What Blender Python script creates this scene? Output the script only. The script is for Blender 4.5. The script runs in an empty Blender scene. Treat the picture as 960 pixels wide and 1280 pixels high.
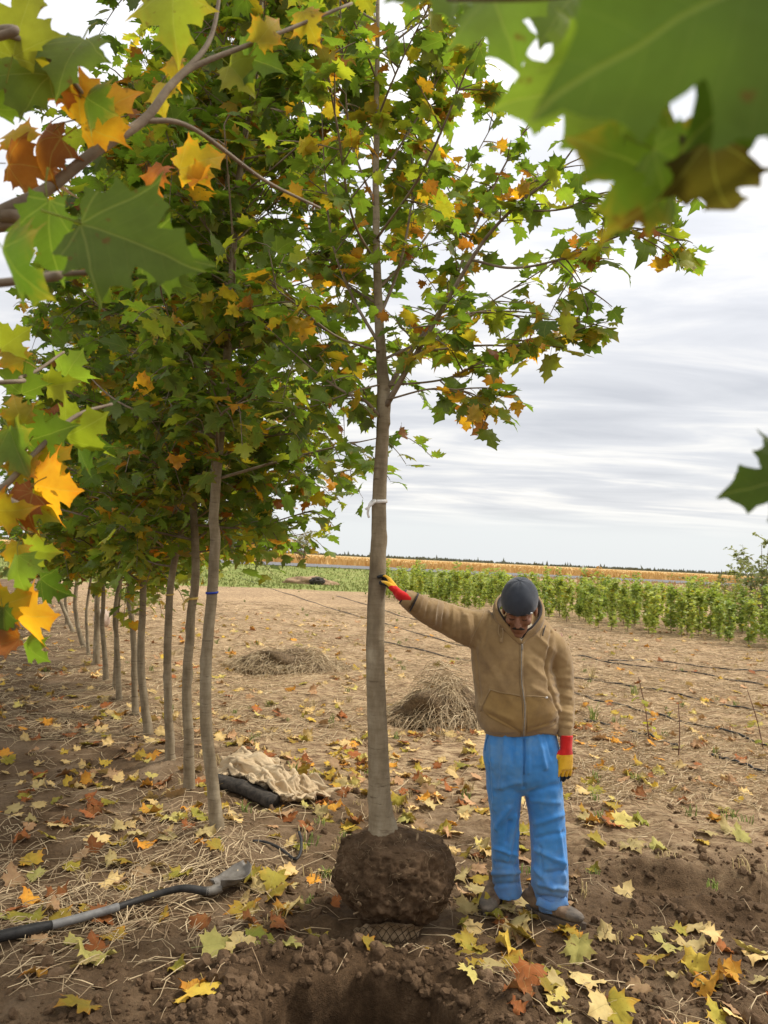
import bpy, math, random
import numpy as np
from mathutils import Vector, Matrix, Euler, noise as mnoise
from mathutils.bvhtree import BVHTree

# ------------------------------------------------------------------ camera, sky, sun, exposure
scene = bpy.context.scene
COL = scene.collection
H_EYE, FPX = 1.72, 961.0
PITCH, ROLL = math.radians(3.4), math.radians(2.8)
cam_d = bpy.data.cameras.new('camera'); cam = bpy.data.objects.new('camera', cam_d); COL.objects.link(cam)
CR = Matrix.Rotation(math.pi / 2 + PITCH, 3, 'X') @ Matrix.Rotation(ROLL, 3, 'Z')
cam.matrix_world = Matrix.Translation((0, 0, H_EYE)) @ CR.to_4x4()
cam_d.sensor_width = 36; cam_d.lens = FPX / 1280 * 36
cam_d.clip_start = 0.05; cam_d.clip_end = 6000
cam_d.dof.use_dof = True; cam_d.dof.focus_distance = 3.9; cam_d.dof.aperture_fstop = 6.5
scene.camera = cam

SUN_EL, SUN_AZ = math.radians(54), math.radians(72)     # azimuth clockwise from +Y (straight ahead)
world = bpy.data.worlds.new('World'); scene.world = world; world.use_nodes = True
wt = world.node_tree; wt.nodes.clear()
def wn(t, **k):
    n = wt.nodes.new(t)
    for a, b in k.items(): setattr(n, a, b)
    return n
def wl(a, b): wt.links.new(a, b)
def wmath(op, a, b=None):
    n = wn('ShaderNodeMath', operation=op)
    for i, s in enumerate((a, b)):
        if s is None: continue
        if isinstance(s, (int, float)): n.inputs[i].default_value = s
        else: wl(s, n.inputs[i])
    return n.outputs[0]
sky = wn('ShaderNodeTexSky', sky_type='NISHITA'); sky.sun_disc = False
sky.sun_elevation = SUN_EL; sky.sun_rotation = SUN_AZ; sky.air_density = 1.2; sky.dust_density = 2.0
tc = wn('ShaderNodeTexCoord'); sep = wn('ShaderNodeSeparateXYZ'); wl(tc.outputs['Generated'], sep.inputs[0])
zc = wmath('MAXIMUM', sep.outputs[2], 0.0); den = wmath('ADD', zc, 0.10)
px_, py_ = wmath('DIVIDE', sep.outputs[0], den), wmath('DIVIDE', sep.outputs[1], den)
cmb = wn('ShaderNodeCombineXYZ'); wl(wmath('ADD', wmath('MULTIPLY', px_, 0.75), wmath('MULTIPLY', py_, 0.22)), cmb.inputs[0]); wl(wmath('MULTIPLY', py_, 1.9), cmb.inputs[1])
nz = wn('ShaderNodeTexNoise'); nz.inputs['Scale'].default_value = 1.15; nz.inputs['Detail'].default_value = 9; nz.inputs['Roughness'].default_value = 0.56; nz.inputs['Distortion'].default_value = 0.5
wl(cmb.outputs[0], nz.inputs['Vector'])
cmb2 = wn('ShaderNodeCombineXYZ'); wl(px_, cmb2.inputs[0]); wl(wmath('MULTIPLY', py_, 1.4), cmb2.inputs[1])
nz2 = wn('ShaderNodeTexNoise'); nz2.inputs['Scale'].default_value = 0.45; nz2.inputs['Detail'].default_value = 4; wl(cmb2.outputs[0], nz2.inputs['Vector'])
mixn = wmath('ADD', wmath('MULTIPLY', nz.outputs[0], 0.68), wmath('MULTIPLY', nz2.outputs[0], 0.32))
ramp = wn('ShaderNodeValToRGB'); wl(mixn, ramp.inputs[0])
E = ramp.color_ramp.elements
E[0].position = 0.34; E[0].color = (0.52, 0.53, 0.565, 1)
E[1].position = 0.68; E[1].color = (1.0, 0.975, 0.935, 1)
e = E.new(0.47); e.color = (0.645, 0.65, 0.675, 1)
e = E.new(0.55); e.color = (0.80, 0.785, 0.765, 1)
low = wn('ShaderNodeMapRange', interpolation_type='SMOOTHSTEP'); wl(sep.outputs[2], low.inputs[0])   # thin clear band above the horizon
low.inputs[1].default_value = 0.035; low.inputs[2].default_value = 0.085
mx0 = wn('ShaderNodeMixRGB'); mx0.inputs[1].default_value = (0.70, 0.725, 0.735, 1)
wl(low.outputs[0], mx0.inputs[0]); wl(ramp.outputs[0], mx0.inputs[2])
up = wn('ShaderNodeMapRange', interpolation_type='SMOOTHSTEP'); wl(sep.outputs[2], up.inputs[0])     # thinner, brighter cloud overhead
up.inputs[1].default_value = 0.18; up.inputs[2].default_value = 0.55; up.inputs[3].default_value = 7.2; up.inputs[4].default_value = 9.6
vm = wn('ShaderNodeVectorMath', operation='SCALE'); wl(mx0.outputs[0], vm.inputs[0]); wl(up.outputs[0], vm.inputs[3])
mxs = wn('ShaderNodeMixRGB'); mxs.inputs[0].default_value = 0.93; wl(sky.outputs[0], mxs.inputs[1]); wl(vm.outputs[0], mxs.inputs[2])
bg = wn('ShaderNodeBackground'); bg.inputs[1].default_value = 0.070; wl(mxs.outputs[0], bg.inputs[0])
wo = wn('ShaderNodeOutputWorld'); wl(bg.outputs[0], wo.inputs[0])

sun_d = bpy.data.lights.new('sun', 'SUN'); sun_d.energy = 1.5; sun_d.angle = math.radians(11); sun_d.color = (1, 0.94, 0.84)
sun = bpy.data.objects.new('sun', sun_d); COL.objects.link(sun)
sd = Vector((math.sin(SUN_AZ) * math.cos(SUN_EL), math.cos(SUN_AZ) * math.cos(SUN_EL), math.sin(SUN_EL)))
sun.rotation_euler = sd.to_track_quat('Z', 'Y').to_euler(); sun.location = (5, -5, 12)

vs = scene.view_settings
vs.view_transform = 'Standard'; vs.look = 'None'; vs.gamma = 1; vs.exposure = 1.32
scene.render.engine = 'CYCLES'
cy = scene.cycles
cy.max_bounces = 7; cy.diffuse_bounces = 4; cy.glossy_bounces = 2; cy.transmission_bounces = 4; cy.transparent_max_bounces = 4
cy.use_denoising = True; cy.caustics_reflective = False; cy.caustics_refractive = False

# ------------------------------------------------------------------ pixel helpers
CRn = np.array(CR); EYE = np.array((0, 0, H_EYE))
def ray(u, v):
    d = CRn @ np.array(((u - 480) / FPX, -(v - 640) / FPX, -1.0))
    return d / np.linalg.norm(d)
def at(u, v, y):
    d = ray(u, v); return EYE + d * (y / d[1])
def atd(u, v, dist): return EYE + ray(u, v) * dist
def P(u, v, z=0.0):
    d = ray(u, v); return EYE + d * ((z - H_EYE) / d[2])
def proj(p):
    q = (np.asarray(p) - EYE) @ CRn
    return 480 - q[..., 0] / q[..., 2] * FPX, 640 + q[..., 1] / q[..., 2] * FPX, -q[..., 2]
def nrm(a): return a / (np.linalg.norm(a, axis=-1, keepdims=True) + 1e-12)
def sst(a, b, x):
    t = np.clip((x - a) / (b - a), 0, 1); return t * t * (3 - 2 * t)

# ------------------------------------------------------------------ numpy noise
def _hash(i, j, s):
    n = (i.astype(np.int64) * 374761393 + j.astype(np.int64) * 668265263 + s * 974634777) & 0x7fffffff
    n = ((n ^ (n >> 13)) * 1274126177) & 0x7fffffff
    return ((n ^ (n >> 16)) & 0xffff) / 65535.0
def vnoise(x, y, s=0):
    i, j = np.floor(x), np.floor(y); fx, fy = x - i, y - j
    fx, fy = fx * fx * (3 - 2 * fx), fy * fy * (3 - 2 * fy)
    a, b, c, d = _hash(i, j, s), _hash(i + 1, j, s), _hash(i, j + 1, s), _hash(i + 1, j + 1, s)
    return (a + (b - a) * fx) * (1 - fy) + (c + (d - c) * fx) * fy
def fbm(x, y, s=0, o=4):
    r, a, t = 0, 0.5, 0
    for k in range(o):
        c, sn = math.cos(k * 1.1), math.sin(k * 1.1)
        r = r + a * vnoise(x * c - y * sn + 17 * k, x * sn + y * c, s + k); t += a; a *= 0.5; x = x * 2.03; y = y * 2.03
    return r / t

# ------------------------------------------------------------------ mesh and object helpers
def mesh(name, V, F, mats=(), smooth=True, col=None, uv=None, mi=None):
    V = np.asarray(V, float).reshape(-1, 3)
    Fs = F if isinstance(F, list) else [F]
    Fs = [np.asarray(f, np.int32) for f in Fs if len(f)]
    me = bpy.data.meshes.new(name)
    me.vertices.add(len(V)); me.vertices.foreach_set('co', V.ravel())
    li = np.concatenate([f.ravel() for f in Fs]); cnt = np.concatenate([np.full(len(f), f.shape[1], np.int32) for f in Fs])
    me.loops.add(len(li)); me.loops.foreach_set('vertex_index', li)
    me.polygons.add(len(cnt)); st = np.zeros(len(cnt), np.int32); st[1:] = np.cumsum(cnt)[:-1]
    me.polygons.foreach_set('loop_start', st)
    me.polygons.foreach_set('use_smooth', np.full(len(cnt), bool(smooth)))
    for m in mats: me.materials.append(m)
    if mi is not None: me.polygons.foreach_set('material_index', np.asarray(mi, np.int32))
    if col is not None:
        a = me.color_attributes.new('Col', 'FLOAT_COLOR', 'POINT')
        c = np.ones((len(V), 4)); c[:, :np.asarray(col).shape[1]] = col; a.data.foreach_set('color', c.ravel())
    if uv is not None:
        l = me.uv_layers.new(name='UVMap'); l.data.foreach_set('uv', np.asarray(uv)[li].ravel())
    me.update(calc_edges=True); me.validate()
    return me
def link(name, me, parent=None, M=None, **tags):
    o = bpy.data.objects.new(name, me); COL.objects.link(o)
    if parent is not None:
        o.parent = parent; o.matrix_basis = PINV[parent.name] @ (M or Matrix.Identity(4))
        PINV[o.name] = (M or Matrix.Identity(4)).inverted()
    else:
        if M is not None: o.matrix_basis = M
        PINV[o.name] = (M or Matrix.Identity(4)).inverted()
    for k, v in tags.items(): o[k] = v
    return o
PINV = {}
def thing(name, loc, label, category, group=None):
    o = link(name, None, None, Matrix.Translation(loc), label=label, category=category)
    o.empty_display_size = 0.1
    if group: o['group'] = group
    return o
def catmull(pts, n):
    p = np.asarray(pts, float); m = len(p)
    if m < 3:
        t = np.linspace(0, 1, n)[:, None]; return p[0] * (1 - t) + p[-1] * t
    q = np.vstack([2 * p[0] - p[1], p, 2 * p[-1] - p[-2]])
    t = np.linspace(0, m - 1 - 1e-9, n); i = t.astype(int); f = (t - i)[:, None]
    a, b, c, d = q[i], q[i + 1], q[i + 2], q[i + 3]
    return 0.5 * ((2 * b) + (c - a) * f + (2 * a - 5 * b + 4 * c - d) * f ** 2 + (3 * b - a - 3 * c + d) * f ** 3)
def interp(vals, n):
    v = np.asarray(vals, float); t = np.linspace(0, len(v) - 1, n)
    if v.ndim == 1: return np.interp(t, np.arange(len(v)), v)
    return np.stack([np.interp(t, np.arange(len(v)), v[:, k]) for k in range(v.shape[1])], 1)
def tube(path, rad, n=8, ref=(1, 0.01, 0.02), cap=True, power=2.0):
    p = np.asarray(path, float); m = len(p)
    rad = np.asarray(rad, float)
    if rad.ndim == 0: rad = np.full(m, float(rad))
    if rad.ndim == 1: rad = np.stack([rad, rad], 1)
    T = nrm(np.gradient(p, axis=0)); ref = np.asarray(ref, float)
    A = nrm(ref - (T @ ref)[:, None] * T); B = np.cross(T, A)
    th = np.arange(n) * 2 * math.pi / n; c, s = np.cos(th), np.sin(th)
    if power != 2: c = np.sign(c) * np.abs(c) ** (2 / power); s = np.sign(s) * np.abs(s) ** (2 / power)
    V = p[:, None] + rad[:, 0, None, None] * c[None, :, None] * A[:, None] + rad[:, 1, None, None] * s[None, :, None] * B[:, None]
    V = V.reshape(-1, 3); i = np.arange(m - 1)[:, None] * n; j = np.arange(n)[None]
    k = (j + 1) % n
    F = np.stack([i + j, i + k, i + n + k, i + n + j], -1).reshape(-1, 4); out = [F]
    if cap:
        V = np.vstack([V, p[:1], p[-1:]]); b = m * n; jj = np.arange(n); kk = (jj + 1) % n
        out.append(np.stack([kk, jj, np.full(n, b)], 1)); out.append(np.stack([jj + (m - 1) * n, kk + (m - 1) * n, np.full(n, b + 1)], 1))
    return V, out
def merge(parts):
    Vs, Fs, off = [], {3: [], 4: []}, 0
    for V, F in parts:
        for f in (F if isinstance(F, list) else [F]):
            f = np.asarray(f)
            if len(f): Fs[f.shape[1]].append(f + off)
        Vs.append(V); off += len(V)
    return np.vstack(Vs), [np.vstack(x) for x in Fs.values() if x]
def ico(sub):
    import bmesh
    bm = bmesh.new(); bmesh.ops.create_icosphere(bm, subdivisions=sub, radius=1)
    V = np.array([v.co[:] for v in bm.verts]); F = np.array([[v.index for v in f.verts] for f in bm.faces]); bm.free()
    return V, F
ICO = {k: ico(k) for k in (1, 2, 3)}
def ell(c, r, R=None):
    V, F = ICO[3]; V = V * np.asarray(r)
    if R is not None: V = V @ np.asarray(R).T
    return V + np.asarray(c), F
def remesh(parts, voxel, smooth=4):
    V, F = merge(parts); me = mesh('tmp', V, F); o = bpy.data.objects.new('tmp', me); COL.objects.link(o)
    m = o.modifiers.new('r', 'REMESH'); m.mode = 'VOXEL'; m.voxel_size = voxel
    if smooth:
        s = o.modifiers.new('s', 'SMOOTH'); s.factor = 0.5; s.iterations = smooth
    dg = bpy.context.evaluated_depsgraph_get(); e = o.evaluated_get(dg).to_mesh()
    n = len(e.vertices); W = np.zeros(n * 3); e.vertices.foreach_get('co', W); W = W.reshape(-1, 3)
    Q = [list(p.vertices) for p in e.polygons]
    o.evaluated_get(dg).to_mesh_clear(); bpy.data.objects.remove(o); bpy.data.meshes.remove(me)
    q4 = np.array([q for q in Q if len(q) == 4]); q3 = np.array([q for q in Q if len(q) == 3])
    return W, [x for x in (q4, q3) if len(x)]
def vnormals(V, F):
    N = np.zeros_like(V)
    for f in F:
        n = np.cross(V[f[:, 2]] - V[f[:, 0]], V[f[:, -1]] - V[f[:, 1]]) if f.shape[1] == 4 else np.cross(V[f[:, 1]] - V[f[:, 0]], V[f[:, 2]] - V[f[:, 0]])
        for k in range(f.shape[1]): np.add.at(N, f[:, k], n)
    return nrm(N)
def bvh(V, F): return BVHTree.FromPolygons([tuple(v) for v in V], [tuple(int(i) for i in q) for f in F for q in f])
def hit(b, u, v):
    r = b.ray_cast(Vector(EYE), Vector(ray(u, v)))
    return (np.array(r[0]), np.array(r[1])) if r[0] is not None else (None, None)
def folds(V, F, segs, b=None):
    b = b or bvh(V, F); N = vnormals(V, F); D = np.zeros(len(V))
    for (u0, v0, u1, v1, w, a) in segs:
        pts = []
        for t in np.linspace(0, 1, 7):
            p, _ = hit(b, u0 + (u1 - u0) * t, v0 + (v1 - v0) * t)
            if p is not None: pts.append(p)
        if len(pts) < 2: continue
        best = np.full(len(V), 9.0)
        for k in range(len(pts) - 1):
            a0, d = pts[k], pts[k + 1] - pts[k]; L = (d @ d) + 1e-9
            t = np.clip((V - a0) @ d / L, 0, 1); best = np.minimum(best, np.linalg.norm(V - a0 - t[:, None] * d, axis=1))
        D += a * np.exp(-(best / w) ** 2)
    return V + N * D[:, None]
def mn3(V, s, seed=0.0): return np.array([mnoise.noise(Vector(p) * s + Vector((seed, seed * 1.7, -seed))) for p in V])

# ------------------------------------------------------------------ materials
def mat(name, rough=0.8, spec=0.3):
    m = bpy.data.materials.new(name); m.use_nodes = True
    b = m.node_tree.nodes['Principled BSDF']; b.inputs['Roughness'].default_value = rough; b.inputs['Specular IOR Level'].default_value = spec
    return m, m.node_tree, b
def node(t, ty, inp=None, **k):
    n = t.nodes.new(ty)
    for a, b in k.items(): setattr(n, a, b)
    for a, b in (inp or {}).items():
        if hasattr(b, 'links') or hasattr(b, 'is_linked'): t.links.new(b, n.inputs[a])
        else: n.inputs[a].default_value = b
    return n
def noisetex(t, scale, detail=5, rough=0.55, vec=None, dist=0.0):
    n = node(t, 'ShaderNodeTexNoise', {'Scale': scale, 'Detail': detail, 'Roughness': rough, 'Distortion': dist})
    if vec is not None: t.links.new(vec, n.inputs['Vector'])
    return n.outputs[0]
def ramp_(t, fac, stops):
    r = t.nodes.new('ShaderNodeValToRGB'); t.links.new(fac, r.inputs[0]); E = r.color_ramp.elements
    while len(E) < len(stops): E.new(0.5)
    for e, (p, c) in zip(E, stops): e.position = p; e.color = (*c, 1)
    return r.outputs[0]
def mixc(t, f, a, b, mode='MIX'):
    n = t.nodes.new('ShaderNodeMixRGB'); n.blend_type = mode
    for i, s in enumerate((f, a, b)):
        if hasattr(s, 'is_linked'): t.links.new(s, n.inputs[i])
        elif isinstance(s, (int, float)): n.inputs[i].default_value = s
        else: n.inputs[i].default_value = (*s, 1)
    return n.outputs[0]
def mathn(t, op, a, b=None, c=None):
    n = t.nodes.new('ShaderNodeMath'); n.operation = op
    for i, s in enumerate((a, b, c)):
        if s is None: continue
        if hasattr(s, 'is_linked'): t.links.new(s, n.inputs[i])
        else: n.inputs[i].default_value = s
    return n.outputs[0]
def bump(t, b, h, strength=0.5, dist=0.01):
    n = node(t, 'ShaderNodeBump', {'Strength': strength, 'Distance': dist}); t.links.new(h, n.inputs['Height']); t.links.new(n.outputs[0], b.inputs['Normal'])
def simple(name, c0, c1, scale=20, rough=0.8, bumps=0.0, bscale=80, spec=0.3, dist=0.004):
    m, t, b = mat(name, rough, spec); v = node(t, 'ShaderNodeTexCoord').outputs['Object']
    n = noisetex(t, scale, 5, 0.6, v); t.links.new(ramp_(t, n, [(0.3, c0), (0.7, c1)]), b.inputs['Base Color'])
    if bumps: bump(t, b, noisetex(t, bscale, 4, 0.6, v), bumps, dist)
    return m
M = {}
# soil: masks in Col: r straw residue, g green grass, b damp dark earth
m, t, b = mat('soil', 0.95, 0.15); geo = node(t, 'ShaderNodeNewGeometry').outputs['Position']
at_ = node(t, 'ShaderNodeVertexColor', layer_name='Col'); sp = node(t, 'ShaderNodeSeparateColor'); t.links.new(at_.outputs[0], sp.inputs[0])
dry = ramp_(t, noisetex(t, 2.2, 8, 0.62, geo), [(0.32, (0.105, 0.064, 0.033)), (0.5, (0.205, 0.134, 0.075)), (0.7, (0.37, 0.265, 0.165))])
wet = ramp_(t, noisetex(t, 9, 8, 0.65, geo), [(0.32, (0.046, 0.027, 0.0135)), (0.55, (0.115, 0.070, 0.037)), (0.78, (0.22, 0.145, 0.082))])
c = mixc(t, sp.outputs[2], dry, wet)
c = mixc(t, 0.55, c, ramp_(t, noisetex(t, 60, 6, 0.7, geo), [(0.3, (0.45, 0.45, 0.45)), (0.7, (1.35, 1.3, 1.25))]), 'MULTIPLY')
mpx = node(t, 'ShaderNodeMapping', {'Scale': (1.0, 2.6, 1.0)}); t.links.new(geo, mpx.inputs[0])
sn = noisetex(t, 7.0, 9, 0.72, mpx.outputs[0], 0.6)
strawc = ramp_(t, sn, [(0.36, (0.125, 0.073, 0.040)), (0.45, (0.28, 0.18, 0.103)), (0.54, (0.49, 0.35, 0.207)), (0.70, (0.70, 0.54, 0.33))])
strawc = mixc(t, 0.5, strawc, ramp_(t, noisetex(t, 0.35, 4, 0.6, geo), [(0.35, (0.66, 0.62, 0.56)), (0.65, (1.2, 1.17, 1.06))]), 'MULTIPLY')
sm = mathn(t, 'MULTIPLY', sp.outputs[0], 1.0)
sm = node(t, 'ShaderNodeMapRange', {0: mathn(t, 'ADD', sm, mathn(t, 'MULTIPLY', mathn(t, 'SUBTRACT', noisetex(t, 3.0, 8, 0.7, geo), 0.5), 1.3)), 1: 0.38, 2: 0.82}).outputs[0]
c = mixc(t, sm, c, strawc)
gr = ramp_(t, noisetex(t, 1.3, 9, 0.7, geo), [(0.3, (0.14, 0.17, 0.045)), (0.5, (0.21, 0.245, 0.06)), (0.68, (0.36, 0.32, 0.13))])
gm = node(t, 'ShaderNodeMapRange', {0: mathn(t, 'ADD', sp.outputs[1], mathn(t, 'MULTIPLY', mathn(t, 'SUBTRACT', noisetex(t, 0.5, 8, 0.7, geo), 0.5), 0.9)), 1: 0.4, 2: 0.62}).outputs[0]
c = mixc(t, gm, c, gr); t.links.new(c, b.inputs['Base Color'])
bump(t, b, mathn(t, 'ADD', noisetex(t, 45, 8, 0.7, geo), mathn(t, 'MULTIPLY', noisetex(t, 180, 4, 0.6, geo), 0.35)), 0.85, 0.02)
M['soil'] = m
m, t, b = mat('clod', 0.95, 0.15); geo = node(t, 'ShaderNodeNewGeometry').outputs['Position']
c = ramp_(t, noisetex(t, 7, 8, 0.65, geo), [(0.3, (0.066, 0.040, 0.021)), (0.55, (0.145, 0.090, 0.050)), (0.75, (0.25, 0.168, 0.1))])
t.links.new(c, b.inputs['Base Color']); bump(t, b, noisetex(t, 70, 7, 0.7, geo), 0.8, 0.012); M['clod'] = m
m, t, b = mat('ball_soil', 0.97, 0.1); geo = node(t, 'ShaderNodeNewGeometry').outputs['Position']
c = ramp_(t, noisetex(t, 11, 8, 0.68, geo), [(0.3, (0.058, 0.035, 0.019)), (0.55, (0.14, 0.087, 0.049)), (0.78, (0.27, 0.175, 0.102))])
t.links.new(c, b.inputs['Base Color']); bump(t, b, noisetex(t, 90, 8, 0.72, geo), 1.0, 0.015); M['ball'] = m
# leaf
def leaf_material(name, trans, tcol, rough):
    m, t, b = mat(name, rough, 0.2)
    at_ = node(t, 'ShaderNodeVertexColor', layer_name='Col').outputs[0]; rnd = node(t, 'ShaderNodeObjectInfo').outputs['Random']
    uvn = node(t, 'ShaderNodeUVMap', uv_map='UVMap').outputs[0]; suv = node(t, 'ShaderNodeSeparateXYZ'); t.links.new(uvn, suv.inputs[0])
    X, Y = suv.outputs[0], suv.outputs[1]
    ang = mathn(t, 'ABSOLUTE', mathn(t, 'ARCTAN2', X, Y)); rr = mathn(t, 'SQRT', mathn(t, 'ADD', mathn(t, 'MULTIPLY', X, X), mathn(t, 'MULTIPLY', Y, Y)))
    dv = mathn(t, 'MINIMUM', mathn(t, 'MINIMUM', ang, mathn(t, 'ABSOLUTE', mathn(t, 'SUBTRACT', ang, 0.86))), mathn(t, 'ABSOLUTE', mathn(t, 'SUBTRACT', ang, 1.55)))
    dv = mathn(t, 'MULTIPLY', dv, rr)
    side = mathn(t, 'ABSOLUTE', mathn(t, 'SUBTRACT', mathn(t, 'FRACT', mathn(t, 'SUBTRACT', mathn(t, 'MULTIPLY', Y, 7.0), mathn(t, 'MULTIPLY', mathn(t, 'ABSOLUTE', X), 5.5))), 0.5))
    vein = node(t, 'ShaderNodeMapRange', {0: dv, 1: 0.011, 2: 0.003}).outputs[0]
    vein2 = node(t, 'ShaderNodeMapRange', {0: side, 1: 0.05, 2: 0.0, 4: 0.22}).outputs[0]
    vv = mathn(t, 'MAXIMUM', vein, vein2)
    ob = node(t, 'ShaderNodeNewGeometry'); gpos = ob.outputs['Position']
    c = mixc(t, 1.0, at_, ramp_(t, mathn(t, 'FRACT', mathn(t, 'MULTIPLY', rnd, 7.31)), [(0.0, (0.78, 0.82, 0.8)), (0.5, (1.0, 1.0, 1.0)), (1.0, (1.25, 1.15, 1.1))]), 'MULTIPLY')
    c = mixc(t, 0.55, c, ramp_(t, noisetex(t, 26, 5, 0.65, gpos), [(0.3, (0.72, 0.66, 0.6)), (0.55, (1.0, 1.0, 1.0)), (0.75, (1.25, 1.2, 1.05))]), 'MULTIPLY')
    spots = node(t, 'ShaderNodeMapRange', {0: noisetex(t, 40, 3, 0.5, gpos), 1: 0.66, 2: 0.72}).outputs[0]
    c = mixc(t, mathn(t, 'MULTIPLY', spots, 0.75), c, (0.13, 0.055, 0.02))
    c = mixc(t, mathn(t, 'MULTIPLY', vv, 0.22), c, (0.42, 0.42, 0.16))
    under = mixc(t, 0.34, c, (0.29, 0.315, 0.17))
    c2 = mixc(t, ob.outputs['Backfacing'], c, under); t.links.new(c2, b.inputs['Base Color'])
    bump(t, b, mathn(t, 'ADD', mathn(t, 'MULTIPLY', vv, -1.0), noisetex(t, 60, 4, 0.6, gpos)), 0.35, 0.003)
    tr = node(t, 'ShaderNodeBsdfTranslucent'); t.links.new(mixc(t, 1.0, c, tcol, 'MULTIPLY'), tr.inputs[0])
    ms = node(t, 'ShaderNodeMixShader', {0: trans}); t.links.new(b.outputs[0], ms.inputs[1]); t.links.new(tr.outputs[0], ms.inputs[2])
    t.links.new(ms.outputs[0], t.nodes['Material Output'].inputs[0]); return m
M['leaf'] = leaf_material('leaf', .48, (2.05, 2.3, .7), .52); M['dry_leaf'] = leaf_material('dry_leaf', .14, (1.1, 1.0, .8), .75)
# small foliage (saplings, bushes) with vertex colour
m, t, b = mat('small_leaf', 0.5, 0.3); at_ = node(t, 'ShaderNodeVertexColor', layer_name='Col').outputs[0]; rnd = node(t, 'ShaderNodeObjectInfo').outputs['Random']
c = mixc(t, 1.0, at_, ramp_(t, rnd, [(0, (0.8, 0.85, 0.85)), (1, (1.2, 1.1, 1.0))]), 'MULTIPLY'); t.links.new(c, b.inputs['Base Color'])
tr = node(t, 'ShaderNodeBsdfTranslucent'); t.links.new(mixc(t, 1.0, c, (1.5, 1.5, 0.7), 'MULTIPLY'), tr.inputs[0])
ms = node(t, 'ShaderNodeMixShader', {0: 0.35}); t.links.new(b.outputs[0], ms.inputs[1]); t.links.new(tr.outputs[0], ms.inputs[2]); t.links.new(ms.outputs[0], t.nodes['Material Output'].inputs[0]); M['small_leaf'] = m
# straw with vertex colour
m, t, b = mat('straw', 0.7, 0.25); t.links.new(node(t, 'ShaderNodeVertexColor', layer_name='Col').outputs[0], b.inputs['Base Color']); M['straw'] = m
# bark
m, t, b = mat('bark', 0.75, 0.25); geo = node(t, 'ShaderNodeNewGeometry').outputs['Position']
mp = node(t, 'ShaderNodeMapping', {'Scale': (1, 1, 0.35)}); t.links.new(geo, mp.inputs[0])
mp2 = node(t, 'ShaderNodeMapping', {'Scale': (0.35, 0.35, 2.2)}); t.links.new(geo, mp2.inputs[0])
c = ramp_(t, noisetex(t, 14, 6, 0.6, mp.outputs[0]), [(0.30, (0.16, 0.122, 0.074)), (0.48, (0.255, 0.20, 0.126)), (0.62, (0.32, 0.262, 0.175)), (0.76, (0.43, 0.36, 0.25))])
c = mixc(t, 0.6, c, ramp_(t, noisetex(t, 22, 5, 0.7, mp2.outputs[0]), [(0.35, (0.72, 0.68, 0.62)), (0.55, (1, 1, 1)), (0.75, (1.15, 1.15, 1.1))]), 'MULTIPLY')
c = mixc(t, node(t, 'ShaderNodeMapRange', {0: noisetex(t, 26, 4, 0.6, mp2.outputs[0]), 1: 0.60, 2: 0.68, 4: 0.75}).outputs[0], c, (0.10, 0.065, 0.04))
t.links.new(c, b.inputs['Base Color']); bump(t, b, mathn(t, 'ADD', noisetex(t, 60, 6, 0.65, mp2.outputs[0]), noisetex(t, 160, 3, 0.6, mp.outputs[0])), 0.22, 0.005); M['bark'] = m
M['twig'] = simple('twig', (0.15, 0.11, 0.075), (0.31, 0.245, 0.17), 18, 0.75, 0.3)
def fabric(name, c0, c1, scale=6, wscale=900, rough=0.9, wear=None, soil=False):
    m, t, b = mat(name, rough, 0.12); g = node(t, 'ShaderNodeNewGeometry').outputs['Position']
    c = ramp_(t, noisetex(t, scale, 6, 0.6, g), [(0.3, c0), (0.7, c1)])
    if wear: c = mixc(t, node(t, 'ShaderNodeMapRange', {0: noisetex(t, 7, 7, 0.68, g), 1: 0.46, 2: 0.68, 4: 0.8}).outputs[0], c, wear)
    if soil:                                               # mud on the lower legs
        sz = node(t, 'ShaderNodeSeparateXYZ'); t.links.new(g, sz.inputs[0])
        lowm = node(t, 'ShaderNodeMapRange', {0: mathn(t, 'ADD', sz.outputs[2], mathn(t, 'MULTIPLY', noisetex(t, 11, 7, 0.7, g), -.55)), 1: 0.06, 2: -0.20, 4: 0.30}).outputs[0]
        c = mixc(t, lowm, c, (0.20, 0.13, 0.075))
    t.links.new(c, b.inputs['Base Color'])
    b.inputs['Sheen Weight'].default_value = 0.25; b.inputs['Sheen Roughness'].default_value = 0.5
    bump(t, b, mathn(t, 'ADD', noisetex(t, wscale, 2, 0.5, g), mathn(t, 'MULTIPLY', noisetex(t, 28, 5, 0.6, g), 1.2)), 0.3, 0.004); return m
M['jacket'] = fabric('jacket_fleece', (0.285, 0.185, 0.082), (0.39, 0.262, 0.122), wear=(0.22, 0.14, 0.068))
M['pocket'] = fabric('pocket_fleece', (0.27, 0.165, 0.06), (0.36, 0.23, 0.085), wear=(0.21, 0.13, 0.055))
M['trousers'] = fabric('trouser_cotton', (0.045, 0.215, 0.55), (0.075, 0.29, 0.67), 5, wear=(0.15, 0.30, 0.50), soil=True)
M['lining'] = fabric('dark_lining', (0.025, 0.02, 0.02), (0.05, 0.04, 0.037))
M['cap'] = fabric('cap_knit', (0.034, 0.04, 0.053), (0.06, 0.068, 0.085), 12)
M['shirt'] = fabric('shirt_cotton', (0.55, 0.47, 0.34), (0.68, 0.6, 0.46))
M['skin'] = simple('skin', (0.22, 0.10, 0.058), (0.31, 0.155, 0.095), 25, 0.5, 0.15, 200)
M['hair'] = simple('hair', (0.012, 0.009, 0.007), (0.035, 0.025, 0.02), 60, 0.6, 0.5, 300)
M['gyel'] = fabric('glove_yellow', (0.62, 0.33, 0.015), (0.8, 0.46, 0.03), 25)
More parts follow.
